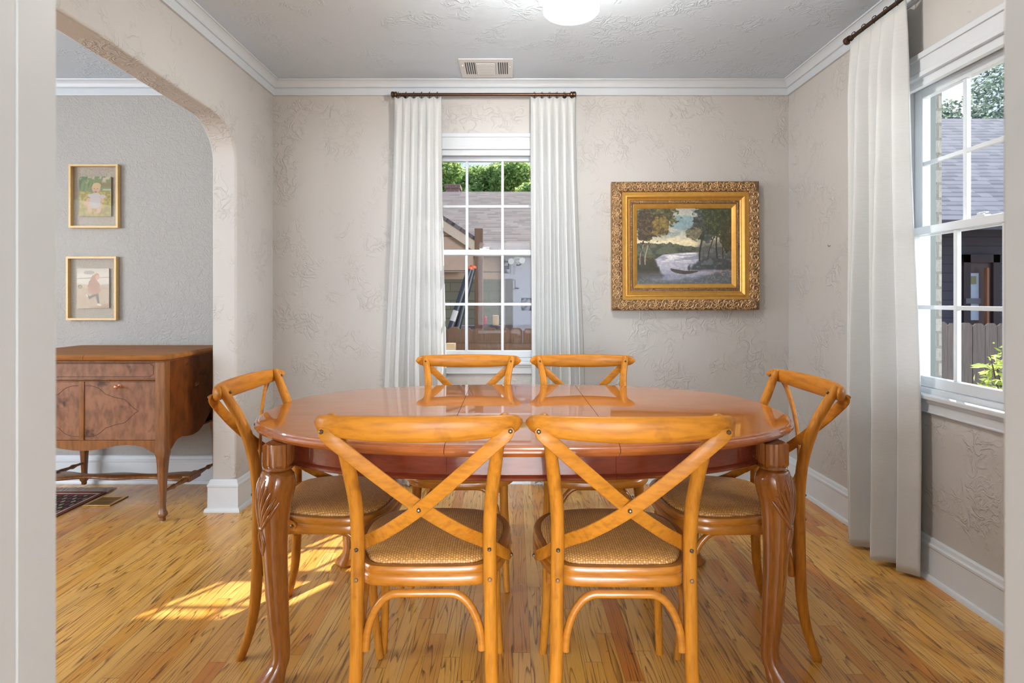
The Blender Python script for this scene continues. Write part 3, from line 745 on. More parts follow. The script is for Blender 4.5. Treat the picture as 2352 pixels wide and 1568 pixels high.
def make_curtain(name_lbl, P0, P1, nrm, ztop, npl, amp, seed, spread0=0, spread1=0, top_amp=.012, zbot=.012, topoff=0, phase=0.0):
    """P0,P1: ends at the rod in plan; nrm: plan vector pointing into the room"""
    rnd = random.Random(seed); P0 = Vector(P0); P1 = Vector(P1); nrm = Vector(nrm); along = (P1-P0).normalized(); W = (P1-P0).length
    r = empty('curtain', (P0.x, P0.y, 0)); o = Vector((P0.x, P0.y))
    NU, NZ = npl*20, 60; rings = []; ph = [rnd.uniform(.8, 1.2) for _ in range(npl+1)]
    wob = [rnd.uniform(-1, 1) for _ in range(6)]
    verts = []; faces = []
    for iz in range(NZ+1):
        t = iz/NZ; z = ztop-(ztop-zbot)*(t**1.0)
        sp = min(1, t*1.15); e = sp*sp*(3-2*sp)
        header = max(0, 1-t/.055)
        for iu in range(NU+1):
            u = iu/NU
            k = u*npl; cell = int(min(npl-1, math.floor(k))); f = k-cell
            A = (top_amp+(amp-top_amp)*(.35+.65*e)*min(1, t*9))*ph[cell]
            w1 = math.sin(PI*f)**.75 if True else 0       # rounded folds forward, sharp valleys behind
            w2 = .5-.5*math.cos(2*PI*f)
            wv = w2*.45+w1*.55
            sway = .006*math.sin(2.2*t*PI+wob[0]*3+u*4)*e
            # merge neighbouring folds lower down
            merge = .35*e*math.sin(k*PI*.9+wob[1]*3)*amp
            dd = (wv-.35)*A*1.6+merge+sway
            al = -spread0*e+u*(W+(spread0+spread1)*e)+.010*math.sin(2*PI*k+wob[2])*e+.006*math.sin(3*t+k)*e
            pin = header*.004*math.cos(2*PI*f)
            zz = z+(.008*math.cos(2*PI*f)*header*(1 if topoff == 0 else 1))-(1-t)*0+.010*wob[3]*u*t
            if iz == NZ: zz = zbot+.006*math.sin(k*2.1+wob[4])+.006
            q = P0+along*al+nrm*(dd+pin)
            verts.append((q.x-o.x, q.y-o.y, zz))
    for iz in range(NZ):
        for iu in range(NU):
            a = iz*(NU+1)+iu; faces.append((a, a+1, a+NU+2, a+NU+1))
    me = bpy.data.meshes.new('curtain_panel'); me.from_pydata(verts, [], faces); me.materials.append(M['curtain']); me.polygons.foreach_set('use_smooth', [True]*len(me.polygons))
    c = bpy.data.objects.new('curtain_panel', me); COL.objects.link(c); c.parent = r
    md = c.modifiers.new('solid', 'SOLIDIFY'); md.thickness = .0035; md.offset = 0
    ns = npl
    for k in range(ns):
        q = P0+along*(W*(k+.5)/ns); m = MB()
        pts = []
        for j in range(17):
            a = 2*PI*j/16; pts.append((q.x-o.x+nrm.x*.017*math.sin(a)+along.x*.003*math.cos(a*.5), q.y-o.y+nrm.y*.017*math.sin(a)+along.y*.003*math.cos(a*.5), ztop+.019+.017*math.cos(a)))
        m.tube(pts, .0017, 6); m.tube([(q.x-o.x, q.y-o.y, ztop+.003), (q.x-o.x, q.y-o.y, ztop-.012)], .0015, 6)
        m.build('curtain_ring', 'bronze', r)
    return tag(r, name_lbl, 'curtain', 'long white curtains')
make_curtain('white floor-length curtain on the left side of the back window', (-.728, YB-.08), (-.440, YB-.08), (0, -1), 2.388, 6, .034, 3, .07, .03)
make_curtain('white floor-length curtain on the right side of the back window', (.110, YB-.08), (.385, YB-.08), (0, -1), 2.388, 6, .034, 5, .0, .05)
make_curtain('large white curtain on the right wall beside the right window', (RX, 2.80), (RX, 2.405), (-1, 0), 2.405, 5, .066, 8, -.04, .04, .018)

# ---------------------------------------------------------------- gilt framed painting
def vnoise(x, y, seed=0):
    xi = np.floor(x).astype(int); yi = np.floor(y).astype(int); xf = x-xi; yf = y-yi
    def hsh(a, b):
        h = (a*374761393+b*668265263+seed*982451653) & 0xffffffff; h = ((h ^ (h >> 13))*1274126177) & 0xffffffff; return ((h ^ (h >> 16)) & 0xffff)/65535.
    u = xf*xf*(3-2*xf); v = yf*yf*(3-2*yf)
    return (hsh(xi, yi)*(1-u)+hsh(xi+1, yi)*u)*(1-v)+(hsh(xi, yi+1)*(1-u)+hsh(xi+1, yi+1)*u)*v
def fbm(x, y, o=4, seed=0):
    r = 0; a = .5; t = 0
    for k in range(o): r = r+a*vnoise(x*2**k, y*2**k, seed+k); t += a; a *= .55
    return r/t
def smooth(a, b, x): t = np.clip((x-a)/(b-a), 0, 1); return t*t*(3-2*t)
def mixa(c, d, f): return c*(1-f[..., None])+np.array(d, float)*f[..., None]
def colour_grid(name, w, h, nx, ny, fn, mat, parent, loc):
    """flat picture facing -y, centre at loc; the picture's colours are stored on the mesh"""
    us = (np.arange(nx)+.5)/nx; vs = (np.arange(ny)+.5)/ny; U, V = np.meshgrid(us, vs); C = np.clip(fn(U, V), 0, 255)/255.
    C = np.where(C <= .04045, C/12.92, ((C+.055)/1.055)**2.4)
    verts = [((i/nx-.5)*w, 0, (.5-j/ny)*h) for j in range(ny+1) for i in range(nx+1)]
    faces = [(j*(nx+1)+i, (j+1)*(nx+1)+i, (j+1)*(nx+1)+i+1, j*(nx+1)+i+1) for j in range(ny) for i in range(nx)]
    # a thin backing gives it thickness
    k = len(verts); t = .003
    verts += [(-w/2, t, h/2), (w/2, t, h/2), (w/2, t, -h/2), (-w/2, t, -h/2), (-w/2, 0, h/2), (w/2, 0, h/2), (w/2, 0, -h/2), (-w/2, 0, -h/2)]
    faces += [(k, k+1, k+2, k+3), (k, k+4, k+5, k+1), (k+1, k+5, k+6, k+2), (k+2, k+6, k+7, k+3), (k+3, k+7, k+4, k)]
    me = bpy.data.meshes.new(name); me.from_pydata(verts, [], faces); me.materials.append(M[mat])
    at_ = me.color_attributes.new('picture', 'FLOAT_COLOR', 'CORNER')
    cols = np.ones((len(me.loops), 4), np.float32); cols[:nx*ny*4, :3] = np.repeat(C.reshape(-1, 3), 4, axis=0); cols[nx*ny*4:, :3] = .3
    at_.data.foreach_set('color', cols.ravel())
    o = bpy.data.objects.new(name, me); COL.objects.link(o); o.parent = parent; o.location = loc; return o
def landscape(U, V):
    n1 = fbm(U*6, V*9, 4, 1); n2 = fbm(U*22, V*26, 4, 2); n3 = fbm(U*60, V*50, 3, 3); n4 = fbm(U*4, V*16, 4, 4)
    c = np.zeros(U.shape+(3,))+np.array((122, 128, 122.))
    c = mixa(c, (118, 142, 148), smooth(.0, .1, V)*smooth(.5, .2, V)*.9)
    c = mixa(c, (176, 172, 156), smooth(.45, .62, n4+.1*V)); c = mixa(c, (214, 200, 164), smooth(.3, .47, V)*.85)
    c = mixa(c, (136, 138, 140), smooth(.52, .66, n4)*smooth(.42, .3, V)*.7)
    # far bank
    bank = .455+.05*smooth(.2, .7, U)+.012*(n2-.5)*4-.035*np.exp(-((U-.345)/.02)**2)*.5
    f = smooth(0, .012, V-bank); c = mixa(c, (84, 88, 74), f); c = mixa(c, (62, 66, 58), f*smooth(.45, .6, n2))
    # water
    shore = .60-.02*smooth(.2, .5, U)+.02*(n1-.5)+.07*smooth(.30, .16, U)
    f = smooth(0, .015, V-shore); c = mixa(c, (158, 158, 172), f)
    c = mixa(c, (208, 206, 208), f*smooth(.5, .64, fbm(U*8, V*50, 3, 9))*smooth(.8, .6, V))
    c = mixa(c, (112, 118, 132), f*smooth(.5, .66, fbm(U*7, V*34, 3, 12))*.7)
    c = mixa(c, (96, 104, 122), smooth(.72, .95, V)*.55)
    # foreground and banks
    f = smooth(.0, .05, V-(.80+.10*np.sin(U*3.3+.4)+.08*(n1-.5)-.0*U)-.02); f = np.maximum(f*.75, 0); c = mixa(c, (74, 78, 82), f); c = mixa(c, (104, 108, 100), f*smooth(.55, .7, n3))
    lb = smooth(.03, -.01, U-.20+.35*np.clip(.72-V, -.2, .3)+.05*(n2-.5))*smooth(.60, .66, V+.04*(n2-.5))*smooth(.99, .8, V)
    c = mixa(c, (54, 52, 44), lb); c = mixa(c, (112, 96, 52), lb*smooth(.74, .6, V)*smooth(.45, .6, n3)*.8)
    rb = smooth(-.03, .04, U-.60+.5*np.clip(.62-V, -.4, .4)*0+.06*(n1-.5)-.12*smooth(.8, .66, V)+.06)*smooth(.52, .64, V+.05*(n2-.5))*smooth(.83, .79, V+.03*(n2-.5))
    c = mixa(c, (60, 64, 66), rb); c = mixa(c, (100, 104, 112), rb*smooth(.55, .7, n2)*.6)
    c = mixa(c, (150, 110, 96), smooth(.6, .72, n3)*smooth(.80, .82, V)*smooth(.9, .84, V)*smooth(.55, .7, U)*.6)
    # trunks
    def trunk(c, x0, v0, x1, v1, w, col):
        t = np.clip((V-v0)/(v1-v0), 0, 1); xx = x0+(x1-x0)*t+.006*np.sin(t*7); return mixa(c, col, smooth(w, w*.4, np.abs(U-xx))*(V > v0)*(V < v1)*.9)
    # left tree crown
    def crown(c, cx, cy, rx, ry, col, hi, seed, den=.1):
        nn = fbm(U*16, V*16, 5, seed)*.6+fbm(U*46, V*46, 3, seed+3)*.4; d = ((U-cx)/rx)**2+((V-cy)/ry)**2; m_ = smooth(.10, -.10, d-.95+(.5-nn)*2.9)
        c = mixa(c, col, m_*.97); c = mixa(c, hi, m_*smooth(.50, .66, fbm(U*50, V*50, 3, seed+5))*.75); c = mixa(c, (38, 36, 32), m_*smooth(.52, .66, fbm(U*22, V*22, 4, seed+9))*.5); return c
    c = trunk(c, .075, .40, .03, .74, .007, (150, 134, 108)); c = trunk(c, .12, .42, .085, .74, .008, (156, 140, 116)); c = trunk(c, .05, .5, .05, .75, .008, (70, 60, 48))
    c = crown(c, .18, .10, .27, .17, (74, 72, 44), (118, 112, 66), 21); c = crown(c, .11, .24, .14, .25, (58, 46, 36), (92, 82, 48), 31); c = crown(c, .26, .24, .10, .12, (104, 88, 46), (136, 116, 62), 41)
    for a in ((.70, .25, .655, .7, .013, (46, 44, 40)), (.80, .3, .735, .68, .008, (56, 48, 42)), (.84, .15, .84, .66, .010, (50, 44, 38)), (.86, .3, .93, .62, .006, (140, 122, 100)), (.92, .1, .88, .66, .009, (58, 52, 46))): pass
    f = smooth(.60, .70, U+.05*(n2-.5))*smooth(.36, .5, V)*smooth(.72, .6, V); c = mixa(c, (78, 80, 78), f*.85); c = mixa(c, (112, 116, 124), f*smooth(.55, .7, n2)*.5)
    for a in ((.70, .25, .655, .7, .013, (40, 38, 34)), (.82, .3, .74, .68, .008, (52, 44, 38)), (.84, .15, .84, .66, .010, (44, 38, 32)), (.86, .3, .935, .61, .0065, (150, 130, 106)), (.93, .1, .90, .66, .009, (52, 46, 40))): c = trunk(c, *a)
    c = crown(c, .72, .20, .15, .26, (56, 62, 58), (86, 92, 84), 51); c = crown(c, .88, .13, .19, .24, (52, 58, 40), (84, 88, 52), 61); c = crown(c, .95, .38, .08, .2, (60, 58, 42), (80, 76, 54), 71); c = crown(c, .60, .33, .08, .10, (98, 94, 78), (126, 116, 88), 81)
    # boat
    t = (U-.355)/.29; hull = (t > 0)*(t < 1); top_ = .785+.03*np.clip(1-t*2.2, -.15, 1)*-1+.03; bot = top_+.045*np.sin(np.clip(t, 0, 1)**.6*PI)**.6+.008
    f = (hull*(V > top_)*(V < bot)).astype(float); c = mixa(c, (58, 54, 50), f*.9); c = mixa(c, (152, 146, 140), (hull*(np.abs(V-top_) < .004)).astype(float)*.7)
    f = smooth(1.1, .8, ((U-.548)/.015)**2+((V-.785)/.034)**2); c = mixa(c, (62, 64, 64), f*.9); f = smooth(1.2, .6, ((U-.556)/.010)**2+((V-.748)/.012)**2); c = mixa(c, (110, 104, 96), f)
    return c*(.98+.3*n3[..., None])
PW, PH = .915, .796
pic = empty('framed_painting', (1.0675, YB-.004, 1.482), label='landscape oil painting of a river and rowing boat in an ornate gilt frame', cat='painting')
pic.rotation_euler = (0, math.radians(-.25), 0)
def frame_ring(w0, h0, prof, name, mat, parent, ang=30):
    """prof: (inset from the outer edge, distance from the wall)"""
    m = MB(); rings = []
    for sx, sz in ((-1, 1), (1, 1), (1, -1), (-1, -1)):
        rings.append([(sx*(w0-a), -d, sz*(h0-a)) for a, d in prof])
    m.rings(rings, closed=True); return m.build(name, mat, parent, ang=ang)
w0, h0 = PW/2, PH/2
frame_ring(w0-.004, h0-.004, [(0, .0), (0, .032), (.006, .036), (.006, .046), (.02, .046), (.02, 0)], 'frame_side', 'gold', pic)
frame_ring(w0, h0, [(.004, .044), (0, .050), (.006, .058), (.022, .068), (.042, .070), (.058, .062), (.066, .054), (.066, .044)], 'carved_frame', 'gold_ornate', pic)
frame_ring(w0-.066, h0-.066, [(0, .044), (0, .056), (.010, .054), (.020, .052), (.022, .060), (.028, .061), (.034, .054), (.042, .048), (.046, .050), (.052, .044), (.052, .03), (0, .03)], 'gilt_moulding', 'gold', pic)
frame_ring(w0-.118, h0-.118, [(0, .03), (0, .044), (.006, .046), (.012, .045), (.018, .040), (.018, .03)], 'beaded_moulding', 'gold_ornate', pic)
frame_ring(w0-.136, h0-.136, [(0, .028), (0, .038), (.004, .040), (.024, .032), (.028, .028)], 'inner_slip', 'gold', pic)
# scrolls and rosettes in relief on the carved band
sc = MB(); rn = random.Random(4)
def spiral(cx, cz, R, turns, a0, hand, depth):
    pts = []; rad = []; n = 16
    for k in range(n+1):
        t = k/n; rr = R*(1-.82*t); a = a0+hand*turns*2*PI*t
        pts.append((cx+rr*math.cos(a), -depth-.004*t, cz+rr*math.sin(a))); rad.append(.0016+.0038*(1-abs(2*t-.7)/1.4))
    sc.tube(pts, rad, 6, up=(0, 1, 0))
def band(ax, fixed, lo, hi):
    n = max(4, round((hi-lo)/.095)); st_ = (hi-lo)/n
    for k in range(n):
        u = lo+(k+.5)*st_
        def P(du, dv): return (u+du, fixed+dv) if ax == 'x' else (fixed+dv, u+du)
        for sg in (-1, 1):
            c = P(sg*.024, .004*sg); spiral(c[0], c[1], .024, 1.35, rn.uniform(0, 6), sg, .065)
            c = P(sg*.040, -.015*sg); spiral(c[0], c[1], .015, 1.2, rn.uniform(0, 6), -sg, .063)
            c = P(sg*.012, .020*sg); spiral(c[0], c[1], .012, 1.1, rn.uniform(0, 6), sg, .060)
            c = P(-sg*.010, .019*sg); spiral(c[0], c[1], .010, 1.1, rn.uniform(0, 6), -sg, .062)
        c = P(0, 0)
        for j in range(6):
            a = j*PI/3+k; sc.tube([(c[0]+.003*math.cos(a), -.071, c[1]+.003*math.sin(a)), (c[0]+.009*math.cos(a+.3), -.073, c[1]+.009*math.sin(a+.3)), (c[0]+.016*math.cos(a+.6), -.069, c[1]+.016*math.sin(a+.6))], [.002, .0042, .0018], 6, up=(0, 1, 0))
band('x', h0-.034, -w0+.03, w0-.03); band('x', -h0+.034, -w0+.03, w0-.03); band('z', -w0+.034, -h0+.06, h0-.06); band('z', w0-.034, -h0+.06, h0-.06)
sc.build('scroll_relief', 'gold_scroll', pic, ang=60)
colour_grid('canvas', (w0-.16)*2, (h0-.16)*2, 330, 265, landscape, 'oil', pic, (0, -.0285, 0))

# ---------------------------------------------------------------- two framed child photographs in the next room
def fig(c, U, V, shapes):
    for kind, a, col in shapes:
        if kind == 'e': cx, cy, rx, ry = a; f = smooth(1.15, .85, ((U-cx)/rx)**2+((V-cy)/ry)**2)
        else:
            x0, y0, x1, y1, w_, w2 = a; dx, dy = x1-x0, y1-y0; t = np.clip(((U-x0)*dx+(V-y0)*dy)/(dx*dx+dy*dy), 0, 1)
            d = np.hypot(U-x0-dx*t, (V-y0-dy*t)*1.2); ww = w_+(w2-w_)*t; f = smooth(1.15, .85, d/ww)
        c = mixa(c, col, f)
    return c
def baby(U, V):
    n = fbm(U*20, V*22, 4, 5); n2 = fbm(U*9, V*9, 3, 8); c = np.zeros(U.shape+(3,))+np.array((170, 158, 60.))
    c = mixa(c, (196, 186, 84), smooth(.45, .65, n)); c = mixa(c, (132, 122, 44), smooth(.55, .35, n)*.6)
    f = smooth(.40, .36, V+.03*(n-.5)); c = mixa(c, (120, 146, 92), f); c = mixa(c, (216, 208, 188), f*smooth(.5, .62, n2)*smooth(.2, .1, V)); c = mixa(c, (82, 120, 74), f*smooth(.5, .6, fbm(U*16+V*5, V*5, 3, 3))*smooth(.5, .35, U)); c = mixa(c, (156, 110, 60), f*smooth(.55, .7, U)*smooth(.12, .2, V)*smooth(.3, .22, V)*.6)
    c = mixa(c, (205, 200, 190), (np.abs(V-.33) < .022)*(U > .74)*1.)
    sk = (222, 182, 158); wt = (206, 204, 214)
    return .8*fig(c, U, V, [('l', (.30, .58, .18, .70, .055, .04), sk), ('l', (.70, .55, .74, .62, .06, .05), sk), ('l', (.34, .68, .34, .86, .085, .065), sk), ('l', (.64, .72, .60, .88, .085, .06), sk), ('l', (.36, .87, .26, .87, .03, .025), sk), ('l', (.58, .89, .50, .90, .03, .025), sk),
        ('e', (.50, .60, .17, .15), wt), ('e', (.50, .70, .18, .10), wt), ('e', (.52, .47, .15, .06), wt), ('e', (.36, .48, .09, .045), wt), ('e', (.74, .50, .09, .045), wt), ('e', (.53, .29, .135, .115), sk), ('e', (.55, .23, .13, .075), (226, 196, 150)),
        ('e', (.475, .30, .016, .009), (88, 66, 58)), ('e', (.575, .30, .016, .009), (88, 66, 58)), ('e', (.52, .385, .045, .016), (150, 84, 80)), ('e', (.51, .335, .018, .012), (206, 156, 136))])
def girl(U, V):
    n = fbm(U*18, V*20, 4, 15); c = np.zeros(U.shape+(3,))+np.array((206, 184, 162.))
    c = mixa(c, (190, 166, 144), smooth(.45, .65, n)); f = smooth(.40, .38, V); c = mixa(c, (212, 206, 204), f)
    f = smooth(1.1, .95, ((U-.55)/.75)**2+((V-.25)/.16)**2); c = mixa(c, (228, 224, 222), f); c = mixa(c, (130, 120, 124), (np.abs(V-.25+.03*U) < .008)*1.)
    c = mixa(c, (168, 160, 160), smooth(1.1, .9, ((U-.38)/.17)**2+((V-.10)/.05)**2)); c = mixa(c, (142, 112, 98), (np.abs(V-.50-.0*U) < .006)*(U > .7)*.6)
    c = mixa(c, (176, 136, 104), smooth(0, .05, V-.95+.2*(U-.5))*.8); c = mixa(c, (96, 84, 80), smooth(1.2, .9, ((U-.10)/.06)**2+((V-.46)/.05)**2)); c = mixa(c, (186, 174, 166), smooth(1.2, .8, ((U-.10)/.03)**2+((V-.46)/.026)**2))
    coat = (176, 118, 98); leg = (84, 66, 60); sk = (226, 184, 160)
    return .8*fig(c, U, V, [('l', (.56, .66, .40, .74, .045, .035), leg), ('l', (.40, .74, .34, .69, .035, .03), leg), ('l', (.62, .64, .67, .86, .05, .035), leg), ('l', (.66, .90, .74, .93, .03, .025), (236, 232, 228)), ('l', (.33, .70, .30, .66, .028, .02), (232, 226, 222)),
        ('l', (.42, .34, .38, .44, .045, .04), coat), ('e', (.54, .42, .17, .12), coat), ('e', (.54, .54, .20, .11), (186, 130, 110)), ('l', (.52, .30, .54, .44, .10, .13), coat), ('e', (.54, .26, .09, .10), (178, 120, 88)), ('e', (.62, .20, .085, .085), (188, 128, 92)), ('e', (.645, .225, .06, .062), sk), ('e', (.655, .25, .022, .010), (150, 70, 66)), ('e', (.62, .205, .010, .007), (70, 50, 46)), ('e', (.67, .205, .010, .007), (70, 50, 46))])
def small_frame(px0, py0, px1, py1, fn, label, nx=110, ny=136):
    Y = YB-.026; a = at(px0, py0, Y); b = at(px1, py1, Y); w, h = (b[0]-a[0])/2, (a[2]-b[2])/2
    r = empty('framed_photo', ((a[0]+b[0])/2, YB-.003, (a[2]+b[2])/2), label=label, cat='framed photo', group='small photo frames on the next room wall')
    frame_ring(w, h, [(0, 0), (0, .026), (.0125, .026), (.0125, 0)], 'frame', 'pale_wood', r)
    m = MB(); m.box(-w+.012, w-.012, -.014, -.012, -h+.012, h-.012); m.build('glass', 'frame_glass', r, smooth=False)
    colour_grid('photo', .202, .248, nx, ny, fn, 'print', r, (0, -.0085, 0)); return r
small_frame(158, 377, 271, 523, baby, 'pale wood floating frame with a baby on grass, the upper of the two')
small_frame(152, 589, 267, 735, girl, 'pale wood floating frame with a running child in a brown coat, the lower one')
tag(MB().tube([(XR+.002, 2.385+.02, 1.446), (XR-.012, 2.385+.02, 1.44), (XR-.014, 2.385+.02, 1.45)], .0016, 6).build('wall_hook', 'bolt'), 'tiny dark picture hook left in the right wall', 'hook')
bpy.data.objects['wall_hook'].location = (0, .72, .0)

# ---------------------------------------------------------------- ceiling lamp and vents
LX, LY, LZ = .214, 2.10, 2.205
lamp = empty('ceiling_lamp', (LX, LY, LZ), label='frosted glass ceiling lamp glowing warm above the table', cat='lamp')
m, nt, b = new_mat('opal_glass'); b.inputs['Base Color'].default_value = lin((255, 222, 190)); b.inputs['Roughness'].default_value = .25
b.inputs['Emission Color'].default_value = lin((255, 206, 158)); b.inputs['Emission Strength'].default_value = .6; M['opal'] = m
otr = nt.nodes.new('ShaderNodeBsdfTransparent'); otr.inputs[0].default_value = (1, .90, .78, 1); omx = nt.nodes.new('ShaderNodeMixShader'); omx.inputs[0].default_value = .45
nt.links.new(b.outputs[0], omx.inputs[1]); nt.links.new(otr.outputs[0], omx.inputs[2]); nt.links.new(omx.outputs[0], nt.nodes['Material Output'].inputs[0])
sh = MB(); sh.lathe([(.03, .20), (.045, .18), (.07, .14), (.092, .09), (.101, .045), (.103, .016), (.1015, .004), (.097, 0), (.092, .001), (.089, .008), (.080, .011), (.05, .006), (.0, .004)], (0, 0, 0), 48); sh.build('glass_shade', 'opal', lamp, ang=50)
sh = MB(); sh.lathe([(.02, .205), (.034, .205), (.036, .215), (.03, .225), (.014, .23), (.012, .27), (.05, .285), (.065, .30), (.066, ZC-LZ-.001)], (0, 0, 0), 32); sh.build('canopy', 'white_metal', lamp)
add_light('lamp_light', 'POINT', (LX, LY, LZ+.078), 90, (.88, .95, 1.0), .03)
cv = empty('ceiling_vent', (-.156, 3.39, ZC), label='white louvred ceiling vent near the back wall', cat='vent')
v = MB(); v.box(-.156, .156, -.138, .138, -.006, 0); v.build('vent_plate', 'white_metal', cv, bevel=.003)
v = MB(); v.box(-.060, .055, -.095, .075, -.0095, -.0062); vp = v.build('grille', 'grey_metal', cv)
v = MB()
for k in range(15): v.box(-.058, .053, -.090+k*.0112, -.0835+k*.0112, -.0125, -.009)
v.build('louvre', 'white_metal', vp)
for x0 in (-.122, .070):
    v = MB()
    for k in range(5): v.box(x0+k*.0125, x0+k*.0125+.0055, -.095, .075, -.0072, -.0062)
    v.build('dark_slot_strip', 'black', cv)  # black strips stand in for the shade inside the slots
v = MB(); v.box(-.140, -.132, -.06, .0, -.014, -.006); v.lathe([(.004, -.006), (.004, -.009)], (.14, -.03, 0), 10); v.build('damper_lever', 'white_metal', cv)
def floor_vent(x0, x1, y0, y1, label, mat, n):
    r = empty('floor_vent', ((x0+x1)/2, (y0+y1)/2, 0), label=label, cat='vent'); w, h = (x1-x0)/2, (y1-y0)/2
    m = MB(); m.box(-w, w, -h, -h+.016, 0.0005, .006); m.box(-w, w, h-.016, h, .0005, .006); m.box(-w, -w+.02, -h+.016, h-.016, .0005, .006); m.box(w-.02, w, -h+.016, h-.016, .0005, .006); m.build('frame', mat, r, bevel=.0015)
    m = MB(); m.box(-w+.018, w-.018, -h+.014, h-.014, .0005, .0015); m.build('dark_duct_sheet', 'black', r)  # black sheet stands in for the darkness down the duct
    m = MB()
    for k in range(n):
        x = -w+.022+(2*w-.044)*(k+.5)/n; m.box(x-.0016, x+.0016, -h+.015, h-.015, .0015, .005)
    m.box(-w+.02, w-.02, -.003, .003, .0015, .005); m.build('slat', mat, r)
a = at(1395, 1137, F*H/(1137-CY)); b_ = at(1515, 1155, F*H/(1155-CY))
floor_vent(.56, .86, 3.25, 3.37, 'beige metal floor vent by the back wall below the painting', 'vent_beige' if 'vent_beige' in M else 'brass', 22)
floor_vent(-2.398, -2.243, 3.19, 3.345, 'brass floor vent beside the rug under the wooden cabinet', 'brass', 12)

# ---------------------------------------------------------------- wooden console cabinet in the next room
X0, X1, Y0, Y1 = -2.655, -1.800, 2.955, 3.545   # case
cab = empty('console_cabinet', (0, 0, 0), label='antique walnut cabinet on tapered legs with shaped doors, beyond the arch', cat='cabinet')
def mbuild(mb, nm, mat, par=cab, **k): return mb.build(nm, mat, par, **k)
pl = .045
# lid with a clipped corner and a lip, two halves
def lid(xa, xb, nm):
    m = MB(); c = .035
    out = [(xa, Y0-.03), (xb-(c if xb > -2.0 else 0), Y0-.03)]
    if xb > -2.0: out += [(xb-c*.35, Y0-.03+c*.3), (xb, Y0-.03+c)]
    out += [(xb, Y1), (xa, Y1)]
    pr = [(.010, .838), (.003, .842), (0, .848), (0, .856), (.004, .862), (.010, .866), (.012, .868)]
    rings = []
    for d, z in pr:
        rg = []
        for (x, y) in out:
            yy = y+d if y < Y0+.1 else y; xx = x
            if x > xb-.04 and xb > -2: xx = x-d
            if x < xa+.001 and xa < X0+.0: xx = x+d
            rg.append((xx, yy, z))
        rings.append(rg)
    m.rings(rings); return mbuild(m, nm, 'console_top', ang=30)
lid(-2.195, X1+.03, 'lid'); lid(X0-.03, -2.197, 'lid')
m = MB(); m.box(X0-.006, X1+.006, Y0-.008, Y1, .828, .8375); mbuild(m, 'top_moulding', 'console_frame', bevel=.003)
m = MB(); m.box(X0+pl, X1-pl, Y0+.012, Y0+.03, .742, .828); mbuild(m, 'frieze', 'console')
m = MB(); m.box(X0+pl, X1-pl, Y0+.004, Y0+.03, .728, .733); m.box(X0+pl, X1-pl, Y0+.0, Y0+.03, .736, .742); mbuild(m, 'moulding', 'console_frame', bevel=.0015)
fr = [(X0+pl+.02, .752), (X0+pl+.02, .82), (X1-pl-.03, .82), (X1-pl-.028, .812), (X1-pl-.018, .810), (X1-pl-.016, .80), (X1-pl-.016, .770), (X1-pl-.018, .762), (X1-pl-.028, .760), (X1-pl-.03, .752), (X0+pl+.02, .752)]
def line(mb, pts, y, r=.0011): mb.tube([(p[0], y, p[1]) for p in pts], r, 4)
m = MB(); line(m, fr, Y0+.0117); mbuild(m, 'inlay_line', 'inlay')
# doors with an incised shaped line
xm = -2.228
m = MB(); m.box(xm-.012, xm+.012, Y0+.002, Y0+.03, .424, .728); mbuild(m, 'centre_stile', 'console_frame', bevel=.002)
half_outline = [(0, .158), (.02, .158), (.045, .155), (.075, .142), (.098, .120), (.112, .105), (.13, .099), (.15, .089), (.175, .082), (.205, .075), (.225, .060), (.245, .036), (.265, .015), (.287, 0)]
for sx in (1, -1):
    xa, xb = (xm+.012, X1-pl) if sx > 0 else (X0+pl, xm-.012)
    m = MB(); m.box(xa+.001, xb-.001, Y0+.008, Y0+.026, .425, .727); d = mbuild(m, 'door', 'console', bevel=.0015)
    pts = cat([(sx*u, 0, v) for u, v in half_outline], 4); pts = [(xm+sx*.012+p.x*.98, .575+p.z*.83) for p in pts]
    low = [(x, 1.15-z) for x, z in reversed(pts)]
    m = MB(); line(m, pts+low[1:], Y0+.0078); mbuild(m, 'inlay_line', 'inlay', d)
    kx = xm+sx*.195
    m = MB(); m.lathe([(.010, Y0+.009), (.011, Y0+.006), (.005, Y0+.003), (.0045, Y0-.010), (.0085, Y0-.014), (.011, Y0-.020), (.009, Y0-.026), (.003, Y0-.029)], (kx, 0, .703), 16, 'y'); mbuild(m, 'knob', 'copper', d)
# carcass sides with scalloped lower edge
def scallop(a, b, n, fn, top):
    pts = [(a+(b-a)*k/n, fn(k/n)) for k in range(n+1)]; return pts+[(b, top), (a, top)]
for xs, nm in ((X1-.018, 'side_panel'), (X0, 'side_panel')):
    f = lambda t: .30+.10*(1-math.exp(-((t-.02)/.13)**2))-.00*t+.075*math.exp(-((t-.0)/.1)**2)*0-.022*math.sin(PI*min(1, max(0, (t-.15)/.7)))+.06*max(0, t-.6)**1.2*2
    g_ = lambda t: interp([(0, .355), (.05, .352), (.11, .378), (.17, .402), (.25, .408), (.35, .398), (.46, .392), (.56, .398), (.66, .425), (.76, .47), (.84, .50), (.9, .51), (.95, .50), (1, .47)], t)
    m = MB(); m.prism(scallop(Y0+.02, Y1-.02, 40, g_, .828), xs, xs+.018, 'yz'); mbuild(m, nm, 'console_side', ang=50)
m = MB(); m.box(X0+.01, X1-.01, Y1-.015, Y1-.003, .41, .828); mbuild(m, 'back_panel', 'console_side')
m = MB(); m.box(X0+.02, X1-.02, Y0+.03, Y1-.02, .415, .425); mbuild(m, 'bottom_panel', 'console_side')
ha = lambda t: interp([(0, .352), (.03, .365), (.08, .388), (.14, .398), (.20, .400), (.27, .396), (.36, .380), (.44, .372), (.5, .370), (.56, .372), (.64, .380), (.73, .396), (.80, .400), (.86, .398), (.92, .388), (.97, .365), (1, .352)], t)
